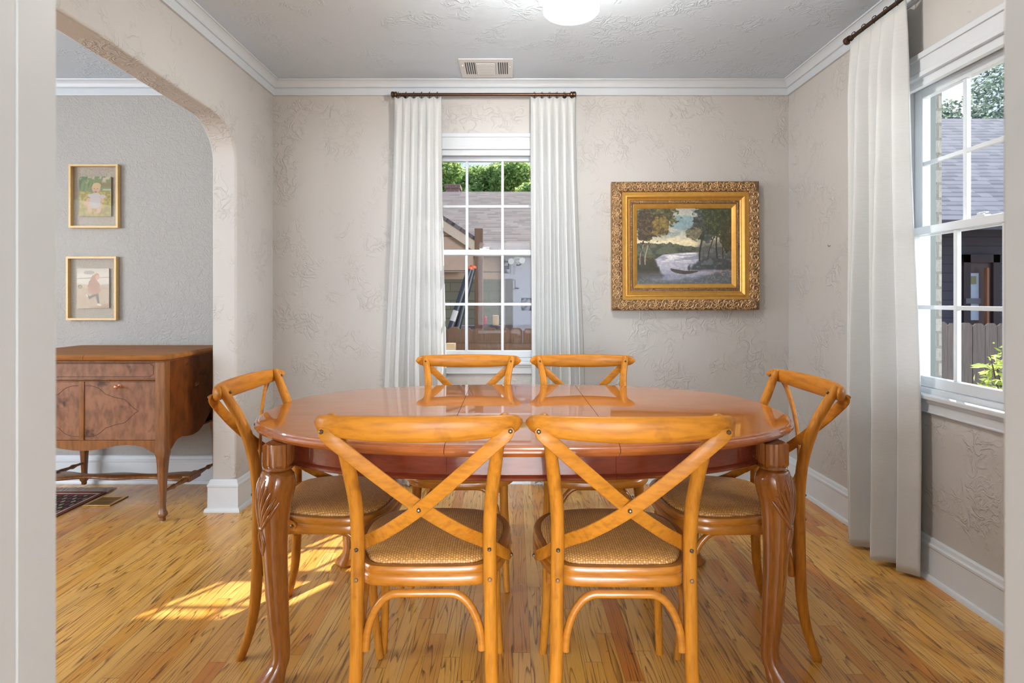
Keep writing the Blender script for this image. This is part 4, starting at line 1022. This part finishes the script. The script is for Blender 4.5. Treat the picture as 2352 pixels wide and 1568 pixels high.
m = MB(); m.prism(scallop(X0+pl, X1-pl, 60, ha, .424), Y0+.006, Y0+.028, 'xz'); mbuild(m, 'lower_rail', 'console_frame', ang=50)
m = MB(); m.box(X1-.0005, X1+.003, Y0+.290, Y0+.310, .660, .680); m.tube([(X1+.002, Y0+.30, .665), (X1+.014, Y0+.30, .672), (X1+.014, Y0+.30, .682)], .0022, 8); mbuild(m, 'crank_plate', 'dull_bronze', bevel=.001)
# legs
def cleg(cx, cy, sx, sy):
    m = MB(); dz = .0115 if sx < 0 else 0; pr = [(.828, .0245, 0), (.42, .0245, 0), (.385, .0265, .001), (.355, .0275, .003), (.335, .0255, .004), (.30, .0225, .003), (.22, .0185, 0), (.14, .0155, -.002), (.08, .0130, -.002), (.055, .0145, 0), (.045, .0185, .003), (.035, .0195, .004), (.027, .0165, .003), (.022, .012, .002), (.004, .011, .002)]
    rings = []
    for z, h_, o_ in pr:
        cr = .0035 if z > .35 else h_*.45
        rings.append([(cx+sx*o_+u, cy+sy*o_+v, z+(dz if z < .2 else 0)) for u, v in rrect(h_, h_, cr, 3)])
    m.rings(rings); return mbuild(m, 'leg', 'console_frame', ang=40)
for sx, cx in ((1, X1-.0215), (-1, X0+.0215)):
    for sy, cy in ((-1, Y0+.0245), (1, Y1-.0245)):
        l = cleg(cx, cy, sx, sy); c = MB(); dz = .0115 if sx < 0 else 0; c.lathe([(.009, dz), (.011, .002+dz), (.0105, .005+dz)], (cx+sx*.002, cy+sy*.002, 0), 12); c.build('glide', 'white_metal', l)
# stretchers: turned spindles between front and back legs, serpentine board between them
ZS = .150
def turned(a, b, prof, parent):
    a = Vector(a); b = Vector(b); m = MB(); m.tube([a+(b-a)*t for t, r in prof], [r for t, r in prof], 14); return m.build('spindle', 'console_frame', parent, ang=50)
tp = [(0, .007), (.10, .008), (.14, .012), (.16, .014), (.18, .012), (.20, .008), (.25, .010), (.33, .014), (.39, .013), (.42, .009)]
ymid = (Y0+Y1)/2
for cx in (X1-.022, X0+.022):
    turned((cx, Y0+.035, ZS), (cx, Y1-.035, ZS), tp+[(.43, .012), (.57, .012)]+[(1-t, r_) for t, r_ in reversed(tp)], cab)
    m = MB(); m.box(cx-.0215, cx+.0215, ymid-.06, ymid+.06, ZS-.017, ZS+.017); mbuild(m, 'stretcher_block', 'console_frame', bevel=.004)
n = 48; m = MB(); rings = []
for k in range(n+1):
    t = k/n; x = X0+.04+(X1-X0-.08)*t; w = .045+.020*math.cos(2*PI*t*2)+.02*math.cos(2*PI*t); w *= (.55+.45*math.sin(PI*min(max(t, .02), .98))**.3)
    rings.append([(x, ymid-w, ZS-.009), (x, ymid-w-.004, ZS-.002), (x, ymid-w, ZS+.006), (x, ymid-w+.008, ZS+.010), (x, ymid+w-.008, ZS+.010), (x, ymid+w, ZS+.006), (x, ymid+w+.004, ZS-.002), (x, ymid+w, ZS-.009)])
m.rings(rings); mbuild(m, 'stretcher_shelf', 'console_frame', ang=50)

# ---------------------------------------------------------------- rug
def rugc(U, V):
    c = np.zeros(U.shape+(3,))+np.array((112, 40, 42.)); e = np.minimum(np.minimum(U*1.7, (1-U)*1.7), np.minimum(V, 1-V))
    n = fbm(U*60, V*40, 2, 3)
    def st_(a, b, col):
        nonlocal c
        c = mixa(c, col, ((e > a)*(e < b)).astype(float))
    st_(.02, .035, (196, 176, 150)); st_(.045, .16, (40, 34, 34)); st_(.16, .175, (190, 168, 140)); st_(.19, 2, (122, 60, 52))
    p = np.sin(U*85*1.7)*np.sin(V*85); q = np.sin(U*150*1.7+V*20)*np.sin(V*150-U*20)
    c = mixa(c, (186, 158, 128), ((p > .55)*(e > .05)*(e < .155)).astype(float)*.85); c = mixa(c, (140, 50, 48), ((p < -.6)*(e > .05)*(e < .155)).astype(float)*.9)
    c = mixa(c, (176, 150, 120), ((q > .5)*(e > .19)).astype(float)*.7); c = mixa(c, (46, 46, 52), ((q < -.6)*(e > .19)).astype(float)*.8)
    return c*(.85+.3*n[..., None])
rug = empty('rug', (-3.085, 2.82, 0), label='red patterned oriental rug with white fringe on the floor of the next room', cat='rug')
m, nt, b = new_mat('rug_pile'); a = nt.nodes.new('ShaderNodeVertexColor'); a.layer_name = 'picture'; nt.links.new(a.outputs[0], b.inputs[0]); b.inputs['Roughness'].default_value = .95; bump(nt, b, noise(nt, coords(nt), 400, 2).outputs['Fac'], .6, .003); M['rug'] = m
pc = colour_grid('rug_field', 1.34, 1.30, 240, 240, rugc, 'rug', rug, (0, -.06, .009)); pc.rotation_euler = (-PI/2, 0, 0)
m = MB(); m.box(-.67, .67, -.71, .59, .001, .0085); m.build('rug_backing', flat('rug_edge', (96, 28, 32), .9), rug, bevel=.002)
m = MB(); rn = random.Random(9)
for k in range(300):
    x = -.67+1.34*k/299; y = .585; L = rn.uniform(.07, .10); dx = rn.uniform(-.02, .02)
    m.tube([(x, y, .006), (x+dx*.4, y+L*.5, .009+rn.uniform(0, .004)), (x+dx, y+L, .003)], .0022, 4)
fr_ = m.build('fringe', flat('cotton_fringe', (216, 206, 196), .9), rug); fr_['kind'] = 'stuff'

# ---------------------------------------------------------------- outside
GZ = -1.0
m, nt, b = new_mat('pale_ground'); n = noise(nt, coords(nt), 3, 5); nt.links.new(mixc(nt, n.outputs['Fac'], lin((150, 146, 128)), lin((192, 186, 170))), b.inputs[0]); b.inputs['Roughness'].default_value = .9; M['pale_ground'] = m  # pale concrete tone, chosen to bounce light up through the windows
gr = MB().box(-30, 40, YO+.0, 45, GZ-.1, GZ); gr.box(XO, 40, -12, YO, GZ-.1, GZ); tag(gr.build('ground', 'pale_ground', smooth=False), **st)
def shingles(name, c1, c2, dark, row=.13, streak=1.0):
    m, nt, b = new_mat(name); uv = nt.nodes.new('ShaderNodeTexCoord'); sp = nt.nodes.new('ShaderNodeSeparateXYZ'); nt.links.new(uv.outputs['UV'], sp.inputs[0])
    rv = mth(nt, 'DIVIDE', sp.outputs[1], row); ri = mth(nt, 'FLOOR', rv); rf = mth(nt, 'FRACT', rv)
    w1 = nt.nodes.new('ShaderNodeTexWhiteNoise'); w1.noise_dimensions = '1D'; nt.links.new(ri, w1.inputs['W'])
    tu = mth(nt, 'DIVIDE', mth(nt, 'ADD', sp.outputs[0], mth(nt, 'MULTIPLY', w1.outputs['Value'], 5.0)), .21); ti = mth(nt, 'FLOOR', tu)
    cb = nt.nodes.new('ShaderNodeCombineXYZ'); nt.links.new(ti, cb.inputs[0]); nt.links.new(ri, cb.inputs[1])
    w2 = nt.nodes.new('ShaderNodeTexWhiteNoise'); w2.noise_dimensions = '2D'; nt.links.new(cb.outputs[0], w2.inputs['Vector'])
    c = mixc(nt, w2.outputs['Value'], lin(c1), lin(c2))
    # dark dashes along the lower edge of each row, height varying by tab
    wid = mth(nt, 'ADD', .10, mth(nt, 'MULTIPLY', w2.outputs['Value'], .32*streak))
    edge = mth(nt, 'LESS_THAN', rf, wid)
    c = mixc(nt, mth(nt, 'MULTIPLY', edge, .75), c, lin(dark))
    n = noise(nt, coords(nt, (1, 1, 1), 'UV'), 30, 3); c = mixc(nt, mth(nt, 'MULTIPLY', n.outputs['Fac'], .25), c, lin(dark))
    nt.links.new(c, b.inputs[0]); b.inputs['Roughness'].default_value = .9
    bump(nt, b, mth(nt, 'SUBTRACT', 1.0, rf), .4, .012); return m
M['roof_a'] = shingles('shingles_pinkish', (116, 104, 100), (94, 82, 80), (48, 38, 40), .12)
M['roof_b'] = shingles('shingles_grey', (138, 138, 146), (112, 114, 126), (44, 52, 76), .17)
def slab(name, p00, p10, p01, thick, mat, parent):
    """roof slope: p00 eave left, p10 eave right, p01 ridge left; UVs in metres"""
    p00, p10, p01 = Vector(p00), Vector(p10), Vector(p01); p11 = p10+p01-p00; nrm = (p10-p00).cross(p01-p00).normalized()
    lo = [p-nrm*thick for p in (p00, p10, p11, p01)]; vs = [p00, p10, p11, p01]+lo
    me = bpy.data.meshes.new(name); me.from_pydata([tuple(v) for v in vs], [], [(0, 1, 2, 3), (7, 6, 5, 4), (0, 4, 5, 1), (1, 5, 6, 2), (2, 6, 7, 3), (3, 7, 4, 0)]); me.materials.append(M[mat])
    uvl = me.uv_layers.new(name='UVMap'); w = (p10-p00).length; h = (p01-p00).length; U = {0: (0, 0), 1: (w, 0), 2: (w, h), 3: (0, h), 4: (0, 0), 5: (w, 0), 6: (w, h), 7: (0, h)}
    for lp in me.loops: uvl.data[lp.index].uv = U[lp.vertex_index]
    o = bpy.data.objects.new(name, me); COL.objects.link(o); o.parent = parent; return o
def siding(name, rgb, h=.13, dark=.55):
    m, nt, b = new_mat(name); v = coords(nt); sp = nt.nodes.new('ShaderNodeSeparateXYZ'); nt.links.new(v, sp.inputs[0])
    f = mth(nt, 'FRACT', mth(nt, 'DIVIDE', sp.outputs[2], h)); n = noise(nt, v, 12, 4); base = lin(rgb)
    c = mixc(nt, n.outputs['Fac'], tuple([x*.85 for x in base[:3]]+[1]), tuple([min(1, x*1.08) for x in base[:3]]+[1]))
    c = mixc(nt, mth(nt, 'LESS_THAN', f, .06), c, tuple([x*dark*.5 for x in base[:3]]+[1])); nt.links.new(c, b.inputs[0]); b.inputs['Roughness'].default_value = .7
    bump(nt, b, mth(nt, 'SUBTRACT', 1.0, f), .6, .012); return m
M['siding'] = siding('beige_siding', (176, 146, 124), .26)
M['siding_dark'] = siding('dark_siding', (84, 78, 88), .16)
M['block'] = brick_mat('painted_block', (126, 120, 98), (112, 106, 88), (88, 84, 70), .4, .14)
M['brick_red'] = brick_mat('red_brick', (132, 70, 54), (110, 56, 44), (150, 140, 130))
M['old_wood'] = wood('weathered_wood', (122, 92, 70), (92, 66, 50), (66, 48, 38), (1, 1, .06), 14, .85, 0, .3, .5)
M['fence_wood'] = wood('weathered_fence', (108, 98, 92), (82, 74, 70), (64, 54, 50), (1, 1, .05), 14, .85, 0, .25, .5)
M['wrap'] = flat('house_wrap', (158, 154, 160), .6)
M['ink'] = flat('black_ink', (34, 32, 36), .6)
M['pipe'] = flat('black_pipe', (52, 52, 58), .4)
M['orange'] = flat('orange_cap', (214, 98, 48), .5)
M['red'] = flat('red_can', (176, 62, 72), .4)
M['white_paint'] = flat('white_paint', (190, 186, 176), .5)
M['tan'] = flat('tan_wood', (190, 160, 124), .7)
M['gutter'] = flat('grey_gutter', (112, 108, 112), .6)

YA = 9.0
nb = empty('neighbour_shed', (0, YA, GZ), label='neighbouring beige shed with pinkish shingle roof, seen through the back window', cat='building')
nb.location = (0, 0, 0)
ez = at(1180, 573, 8.75)[2]; rz_ = at(1180, 440, 13.0)[2]
slab('roof', (-6, 8.75, ez), (3.6, 8.75, ez), (-6, 13.0, rz_), .08, 'roof_a', nb)
slab('roof', (3.6, 17.2, ez), (-6, 17.2, ez), (3.6, 13.0, rz_), .08, 'roof_a', nb)
xw = at(1153, 700, YA)[0]
m = MB(); m.box(-6, xw, YA, YA+.12, at(0, 641, YA)[2], ez+.02); m.build('siding_wall', 'siding', nb, smooth=False)
m = MB(); m.box(-6, xw, YA-.02, YA+.12, GZ, at(0, 641, YA)[2]); m.build('block_wall', 'block', nb, smooth=False)
m = MB(); m.box(-6, 3.6, 8.72, 8.80, ez-.10, ez-.01); m.build('gutter', 'gutter', nb, smooth=False)
m = MB(); m.box(-5.9, -5.8, YA, 17, GZ, ez); m.box(3.4, 3.5, YA, 17, GZ, ez); m.box(-5.9, 3.5, 16.9, 17, GZ, ez); m.build('wall', 'siding', nb, smooth=False)
# cross gable at the left
GYg = 8.6; a1 = at(1012, 492, GYg); a2 = at(1091, 544, GYg); sl = (a1[2]-a2[2])/(a2[0]-a1[0]); xp = -2.4; zp = a1[2]+(a1[0]-xp)*sl; xr = a2[0]+.12; zr = a2[2]-.12*sl; xl = 2*xp-xr
slab('gable_roof', (xr, GYg-.12, zr), (xr, 12.0, zr), (xp, GYg-.12, zp), .05, 'roof_a', nb)
slab('gable_roof', (xl, 12.0, zr), (xl, GYg-.12, zr), (xp, 12.0, zp), .05, 'roof_a', nb)
m = MB(); m.prism([(xl+.15, ez-.35), (xr-.15, ez-.35), (xr-.15, zr+.03), (xp, zp-.12), (xl+.15, zr+.03)], GYg, GYg+.1, 'xz'); m.build('gable_wall', 'siding', nb, smooth=False)
m = MB(); w_ = .16
m.prism([(xr, zr-.03), (xp, zp-.03), (xp, zp-.03-w_*1.2), (xr, zr-.03-w_*1.2)], GYg-.10, GYg-.06, 'xz'); m.prism([(xl, zr-.03), (xp, zp-.03), (xp, zp-.03-w_*1.2), (xl, zr-.03-w_*1.2)], GYg-.10, GYg-.06, 'xz'); m.build('fascia', flat('pale_fascia', (186, 164, 142), .6), nb, smooth=False)
p = at(1026, 427, 14); q = at(1056, 441, 14)
m = MB(); m.box(p[0], q[0], 13.8, 14.3, rz_-.8, p[2]-.04); m.box(p[0]-.03, q[0]+.03, 13.77, 14.33, p[2]-.08, p[2]); m.build('chimney', 'brick_red', nb, smooth=False)
# wrapped wall with its print
YW = 8.9; p = at(1155, 590, YW); q = at(1262, 746, YW)
wr_ = empty('wrapped_wall_panel', (0, 0, 0), label='white house-wrapped wall section with black print, right part of the back window', cat='wall panel')
m = MB(); m.box(p[0], q[0]+1.2, YW, YW+.08, GZ, ez-.08); m.build('panel', 'wrap', wr_, smooth=False)
def text(s, px, py, size_px, Y, rot, mat, parent, name='lettering', bold=.0, sx=1.0):
    cu = bpy.data.curves.new(name, 'FONT'); cu.body = s; cu.size = size_px*Y/F; cu.extrude = .002; cu.offset = bold; cu.align_x = 'CENTER'; cu.align_y = 'CENTER'; cu.materials.append(M[mat])
    o = bpy.data.objects.new(name, cu); COL.objects.link(o); o.parent = parent; x, y, z = at(px, py, Y); o.location = (x, Y-.004, z); o.rotation_euler = (PI/2, -math.radians(rot), 0); o.scale = (sx, 1, 1); return o
text('BILT', 1164, 612, 17, YW, 90, 'ink', wr_, bold=.006, sx=1.0)
m = MB()
def pbox(x0, y0, x1, y1, Y, d=.004):
    a = at(x0, y0, Y); b = at(x1, y1, Y); m.box(a[0], b[0], Y-d, Y, b[2], a[2])
pbox(1172, 596, 1173.2, 629, YW); pbox(1156, 642, 1184, 643.4, YW); pbox(1156, 663, 1184, 664.4, YW); pbox(1182.6, 643, 1184, 664, YW); pbox(1156, 643, 1157.4, 664, YW)
m.build('printed_lines', 'ink', wr_, smooth=False)
text('8160 20', 1181, 620, 6, YW, 90, 'ink', wr_); text('C', 1192, 603, 18, YW, 180, 'ink', wr_, bold=.006); text('R', 1198, 617, 4.5, YW, 90, 'ink', wr_)
text('TM', 1188, 662.5, 5, YW, 0, 'ink', wr_, bold=.002)
m = MB(); pbox(1197, 684, 1226, 713, YW); m.build('logo_square', 'ink', wr_, smooth=False)
text('THE', 1203.5, 690.5, 6.5, YW-.004, 42, 'wrap', wr_, bold=.002); text('HOME', 1209, 697, 11, YW-.004, 42, 'wrap', wr_, bold=.003, sx=.8); text('DEPOT', 1216, 705, 10, YW-.004, 42, 'wrap', wr_, bold=.003, sx=.7)
# floodlight
fl = empty('floodlight', (0, 0, 0), label='twin white floodlights under the eave of the wrapped wall', cat='floodlight')
c1 = at(1174, 600, 8.6); c2 = at(1199, 598, 8.6); mid = at(1187, 594, 8.75)
m = MB(); m.lathe([(.05, 8.80), (.05, 8.9)], (mid[0], 0, mid[2]), 16, 'y'); m.tube([(mid[0], 8.82, mid[2]), (mid[0], 8.72, mid[2])], .015, 8); m.build('mount', 'white_paint', fl)
for c in (c1, c2):
    m = MB(); d = (Vector(c)-Vector((mid[0], 8.74, mid[2]))); dv = (d*.3+Vector((0, -.12, -.03))).normalized(); P = Vector(c)
    m.tube([Vector((mid[0], 8.74, mid[2])), P-dv*.10], .012, 8); m.tube([P-dv*.12, P-dv*.10, P-dv*.05, P, P+dv*.004], [.018, .024, .036, .048, .044], 16); m.build('lamp_head', 'white_paint', fl)
# props behind the fence
x, y, z = at(1100, 525, 7.6)
tag(MB().box(x-.055, x+.055, 7.55, 7.65, GZ, z).build('wooden_post', 'old_wood', smooth=False, bevel=.004), 'tall weathered brown wooden post behind the fence, middle of the back window', 'post')
x, y, z = at(1169, 640, 7.5)
tag(MB().box(x-.052, x+.052, 7.46, 7.50, GZ, z).build('wooden_board', 'fence_wood', smooth=False, bevel=.003), 'short grey upright board in front of the white wrapped wall', 'board')
for k, (pa, pb, lb) in enumerate((((1036, 752), (1079, 619), 'black drain pipe leaning on the left, outermost of the pair with orange ends'), ((1050, 756), (1086, 616), 'black drain pipe leaning closest to the brown wooden post, with an orange end'))):
    A = Vector(at(*pa, 7.25+k*.05)); B = Vector(at(*pb, 7.4+k*.03)); d = (B-A).normalized(); r = empty('drain_pipe', (0, 0, 0), label=lb, cat='pipe', group='black pipes leaning behind the fence')
    m = MB(); m.tube([A-d*1.9, B], .042, 14); m.build('pipe', 'pipe', r); m = MB(); m.tube([B, B+d*.03], .044, 14); m.build('end_cap', 'orange', r)
    if k == 0:
        C_ = Vector(at(1043, 725, 7.24)); m = MB(); m.tube([C_-d*.07, C_+d*.07], .036, 12, ry=.012, up=(1, 0, 0)); m.build('label_sticker', 'white_paint', r)
zt = at(0, 747, 7.75)[2]
bn = empty('work_bench', (0, 0, 0), label='dark plank bench behind the fence holding a red can and block', cat='bench')
xa, xb = at(1078, 0, 7.75)[0], at(1150, 0, 7.75)[0]
m = MB(); m.box(xa-.1, xb, 7.68, 7.95, zt-.04, zt); m.build('bench_top', 'gutter', bn, smooth=False)
for xx in (xa, xb-.08):
    m = MB(); m.box(xx-.03, xx+.03, 7.75, 7.82, GZ, zt-.04); m.build('leg', 'old_wood', bn, smooth=False)
x = at(1114, 0, 7.75)[0]; m = MB(); m.lathe([(.022, zt), (.024, zt+.005), (.024, zt+.105), (.018, zt+.115), (.012, zt+.118), (.012, zt+.13), (.003, zt+.132)], (x, 7.78, 0), 16)
tag(m.build('spray_can', 'red'), 'small red can standing on the plank bench behind the fence', 'can')
x = at(1138, 0, 7.75)[0]; tag(MB().box(x-.04, x+.04, 7.74, 7.82, zt, zt+.135).build('wood_block', 'tan', smooth=False, bevel=.003), 'pale wooden block beside the red can', 'block')

# fence, one long run
YFc = 6.6
fe = empty('picket_fence', (0, 0, 0), label='weathered dog-eared wooden picket fence between the two yards', cat='fence')
rn = random.Random(2); xx = -1.9; k = 0
while xx < 9.3:
    w = .138; topz = .815+rn.uniform(-.012, .012)+(.06 if xx > 2 else 0); m = MB(); e = .03
    m.prism([(xx, GZ), (xx+w, GZ), (xx+w, topz-e), (xx+w-e*1.1, topz), (xx+e*1.1, topz), (xx, topz-e)], YFc+rn.uniform(-.004, .004), YFc+.018, 'xz'); m.build('picket', 'fence_wood' if xx > 1.5 else 'old_wood', fe, smooth=False)
    xx += w+.006
for z in (.60, -.4):
    m = MB(); m.box(-1.9, 1.5, YFc-.05, YFc-.006, z-.05, z+.04); m.build('rail', 'old_wood', fe, smooth=False)
    m = MB(); m.box(1.5, 9.3, YFc+.024, YFc+.06, z-.05, z+.04); m.build('rail', 'old_wood', fe, smooth=False)
x, y, z = at(1037, 787, 6.5); m = MB(); m.box(x-.05, x+.05, 6.40, 6.52, GZ, z); m.build('post', 'tan', fe, smooth=False)

# neighbour to the right
nr = empty('neighbour_house', (0, 0, 0), label='dark neighbouring house with grey shingle roof, seen through the right window', cat='building')
ez2 = at(0, 506, 9.5)[2]; rz2 = at(0, 272, 13.5)[2]
slab('roof', (5.2, 9.5, ez2), (16, 9.5, ez2), (5.2, 13.5, rz2), .1, 'roof_b', nr)
slab('roof', (16, 17.5, ez2), (5.2, 17.5, ez2), (16, 13.5, rz2), .1, 'roof_b', nr)
m = MB(); m.box(5.3, 15.8, 10.2, 10.3, GZ, ez2+.2); m.box(5.3, 5.4, 10.2, 17, GZ, ez2); m.box(15.7, 15.8, 10.2, 17, GZ, ez2); m.prism([(10.2, ez2), (17, ez2), (13.5, rz2-.2)], 5.3, 5.4, 'yz'); m.build('wall', 'siding_dark', nr, smooth=False)
m = MB(); m.box(5.2, 16, 9.42, 9.5, ez2-.16, ez2); m.build('gutter', flat('dark_gutter', (94, 88, 92), .6), nr, smooth=False)
a = at(2207, 585, 10.15); b_ = at(2290, 780, 10.15); dm = flat('dark_maroon', (70, 54, 56), .6)
m = MB(); m.box(a[0], a[0]+.12, 10.08, 10.2, GZ, a[2]); m.box(b_[0]-.12, b_[0], 10.08, 10.2, GZ, a[2]); m.box(a[0], b_[0], 10.08, 10.2, a[2]-.14, a[2]); m.build('door_frame', dm, nr, smooth=False)
m = MB(); m.box(a[0]+.12, b_[0]-.12, 10.14, 10.2, GZ, a[2]-.14); dd = m.build('door', flat('door_brown', (96, 74, 70), .5), nr, smooth=False)
a = at(2217, 627, 10.1); b_ = at(2248, 735, 10.1); m = MB(); m.box(a[0], b_[0], 10.10, 10.14, b_[2], a[2]); m.build('door_window', flat('pale_door_glass', (196, 206, 216), .3), dd, smooth=False)
a = at(2228, 634, 10.09); b_ = at(2242, 652, 10.09); m = MB(); m.box(a[0], b_[0], 10.085, 10.10, b_[2], a[2]); m.build('notice', flat('olive_notice', (150, 146, 104), .6), dd, smooth=False)
a = at(2215, 685, 10.1); b_ = at(2249, 697, 10.1); m = MB(); m.box(a[0], b_[0], 10.06, 10.12, b_[2], a[2]); m.build('push_bar', flat('grey_bar', (120, 116, 118), .5), dd, smooth=False)
a = at(2265, 615, 10.0); b_ = at(2270, 740, 10.0); m = MB(); m.box(a[0], b_[0], 9.98, 10.05, GZ, a[2]); m.build('orange_trim', flat('orange_wood', (176, 112, 76), .6), nr, smooth=False)

# trees and bushes
def leaf_mat(name, c1, c2, rough=.5, tr=.35):
    m, nt, b = new_mat(name); oi_ = nt.nodes.new('ShaderNodeVertexColor'); oi_.layer_name = 'tone'
    c = mixc(nt, oi_.outputs[0], lin(c1), lin(c2)); nt.links.new(c, b.inputs[0]); b.inputs['Roughness'].default_value = rough
    t = nt.nodes.new('ShaderNodeBsdfTranslucent'); nt.links.new(c, t.inputs[0]); mx = nt.nodes.new('ShaderNodeMixShader'); mx.inputs[0].default_value = tr
    nt.links.new(b.outputs[0], mx.inputs[1]); nt.links.new(t.outputs[0], mx.inputs[2]); nt.links.new(mx.outputs[0], nt.nodes['Material Output'].inputs[0]); return m
M['leaf_green'] = leaf_mat('tree_leaves', (70, 118, 48), (214, 232, 150), .5, .55); M['leaf_dark'] = leaf_mat('far_tree_leaves', (66, 86, 78), (150, 168, 146), .5, .4); M['leaf_lime'] = leaf_mat('shrub_leaves', (112, 140, 48), (212, 222, 130))
M['bark'] = wood('bark', (96, 80, 66), (74, 60, 50), (40, 32, 28), (1, 1, .2), 12, .9, 0, .2, .5)
def leaves(name, blobs, count, size, mat, parent, seed, shell=.5, asp=.45):
    rn = np.random.RandomState(seed); nb_ = len(blobs); B = np.array(blobs); vol = B[:, 3]*B[:, 4]*B[:, 5]; idx = rn.choice(nb_, count, p=vol/vol.sum())
    d = rn.normal(size=(count, 3)); d /= np.linalg.norm(d, axis=1)[:, None]; rr = (shell+(1-shell)*rn.rand(count))**.6
    C = B[idx, :3]+d*B[idx, 3:6]*rr[:, None]+rn.normal(size=(count, 3))*size*.8
    a = rn.normal(size=(count, 3)); a[:, 2] *= .5; a /= np.linalg.norm(a, axis=1)[:, None]; b = rn.normal(size=(count, 3)); b -= a*np.sum(a*b, 1)[:, None]; b /= np.linalg.norm(b, axis=1)[:, None]; c = np.cross(a, b)
    s = size*(.6+.8*rn.rand(count))[:, None]
    V = np.stack([C-a*s, C-a*s*.1+b*s*asp+c*s*.12, C+a*s, C-a*s*.1-b*s*asp+c*s*.12], 1).reshape(-1, 3)
    me = bpy.data.meshes.new(name); Fc = np.arange(count*4).reshape(-1, 4); me.from_pydata(V.tolist(), [], Fc.tolist()); me.materials.append(M[mat])
    at_ = me.color_attributes.new('tone', 'FLOAT_COLOR', 'CORNER'); t = np.repeat(rn.rand(count), 4); cols = np.stack([t, t, t, np.ones_like(t)], 1).astype(np.float32); at_.data.foreach_set('color', cols.ravel())
    o = bpy.data.objects.new(name, me); COL.objects.link(o); o.parent = parent; return o
def tree(x, y, h, R, mat, label, seed, count, size, nb_=16, base=.35):
    rn = random.Random(seed); t = empty('tree', (x, y, GZ), label=label, cat='tree', group='trees beyond the neighbouring roofs')
    m = MB(); m.tube([(0, 0, 0), (.1, 0, h*.3), (.0, .1, h*.6), (.1, 0, h*.85)], [.28, .22, .14, .05], 10)
    bl = []
    for k in range(nb_):
        a = rn.uniform(0, 2*PI); q = rn.uniform(.1, .8)*R; z = h*(base+(1-base)*rn.uniform(.05, .95)); s_ = R*rn.uniform(.28, .5); bl.append((q*math.cos(a), q*math.sin(a), z, s_, s_, s_*.75))
        m.tube([(0, 0, z*.55), (q*math.cos(a)*.5, q*math.sin(a)*.5, z*.8), (q*math.cos(a), q*math.sin(a), z)], [.09, .05, .02], 6)
    m.build('trunk', 'bark', t); leaves('foliage', bl, count, size, mat, t, seed)
tree(-3.0, 19.6, 7.0, 1.5, 'leaf_green', 'bright green leafy tree behind the chimney, left in the back window', 1, 26000, .07)
tree(-.9, 24.4, 8.8, 1.9, 'leaf_green', 'dense green tree above the shed roof, middle of the back window', 2, 42000, .075)
tree(1.7, 19.6, 7.0, 1.5, 'leaf_green', 'green tree above the shed roof, rightmost in the back window', 3, 26000, .07)
tree(13.4, 19.5, 8.6, 2.5, 'leaf_dark', 'dark airy tree above the grey roof, left in the right window', 4, 8500, .085)
tree(18.6, 21.0, 10.8, 2.7, 'leaf_dark', 'taller dark airy tree above the grey roof, right in the right window', 5, 10000, .09)
sb = empty('shrub', at(2305, 870, 3.5), label='sunlit yellow-green shrub outside the lower right corner of the right window', cat='shrub')
sb.location.z = GZ; bz = -GZ
leaves('foliage', [(.02, 0, bz+.62, .13, .13, .09), (.10, .05, bz+.80, .12, .12, .06), (-.06, -.02, bz+.76, .09, .09, .05), (.12, -.02, bz+.94, .07, .07, .05), (-.08, 0, bz+.64, .09, .09, .05), (.2, 0, bz+.7, .2, .2, .2), (.15, 0, bz+.3, .3, .3, .3)], 1500, .036, 'leaf_lime', sb, 11, .3, .3)
m = MB()
for k in range(7):
    a = k*.9; m.tube([(.05, 0, 0), (.08+.03*math.cos(a), .03*math.sin(a), bz+.3), (.06+.12*math.cos(a), .1*math.sin(a), bz+.72+.03*k)], [.012, .008, .003], 6)
m.build('stem', 'bark', sb)
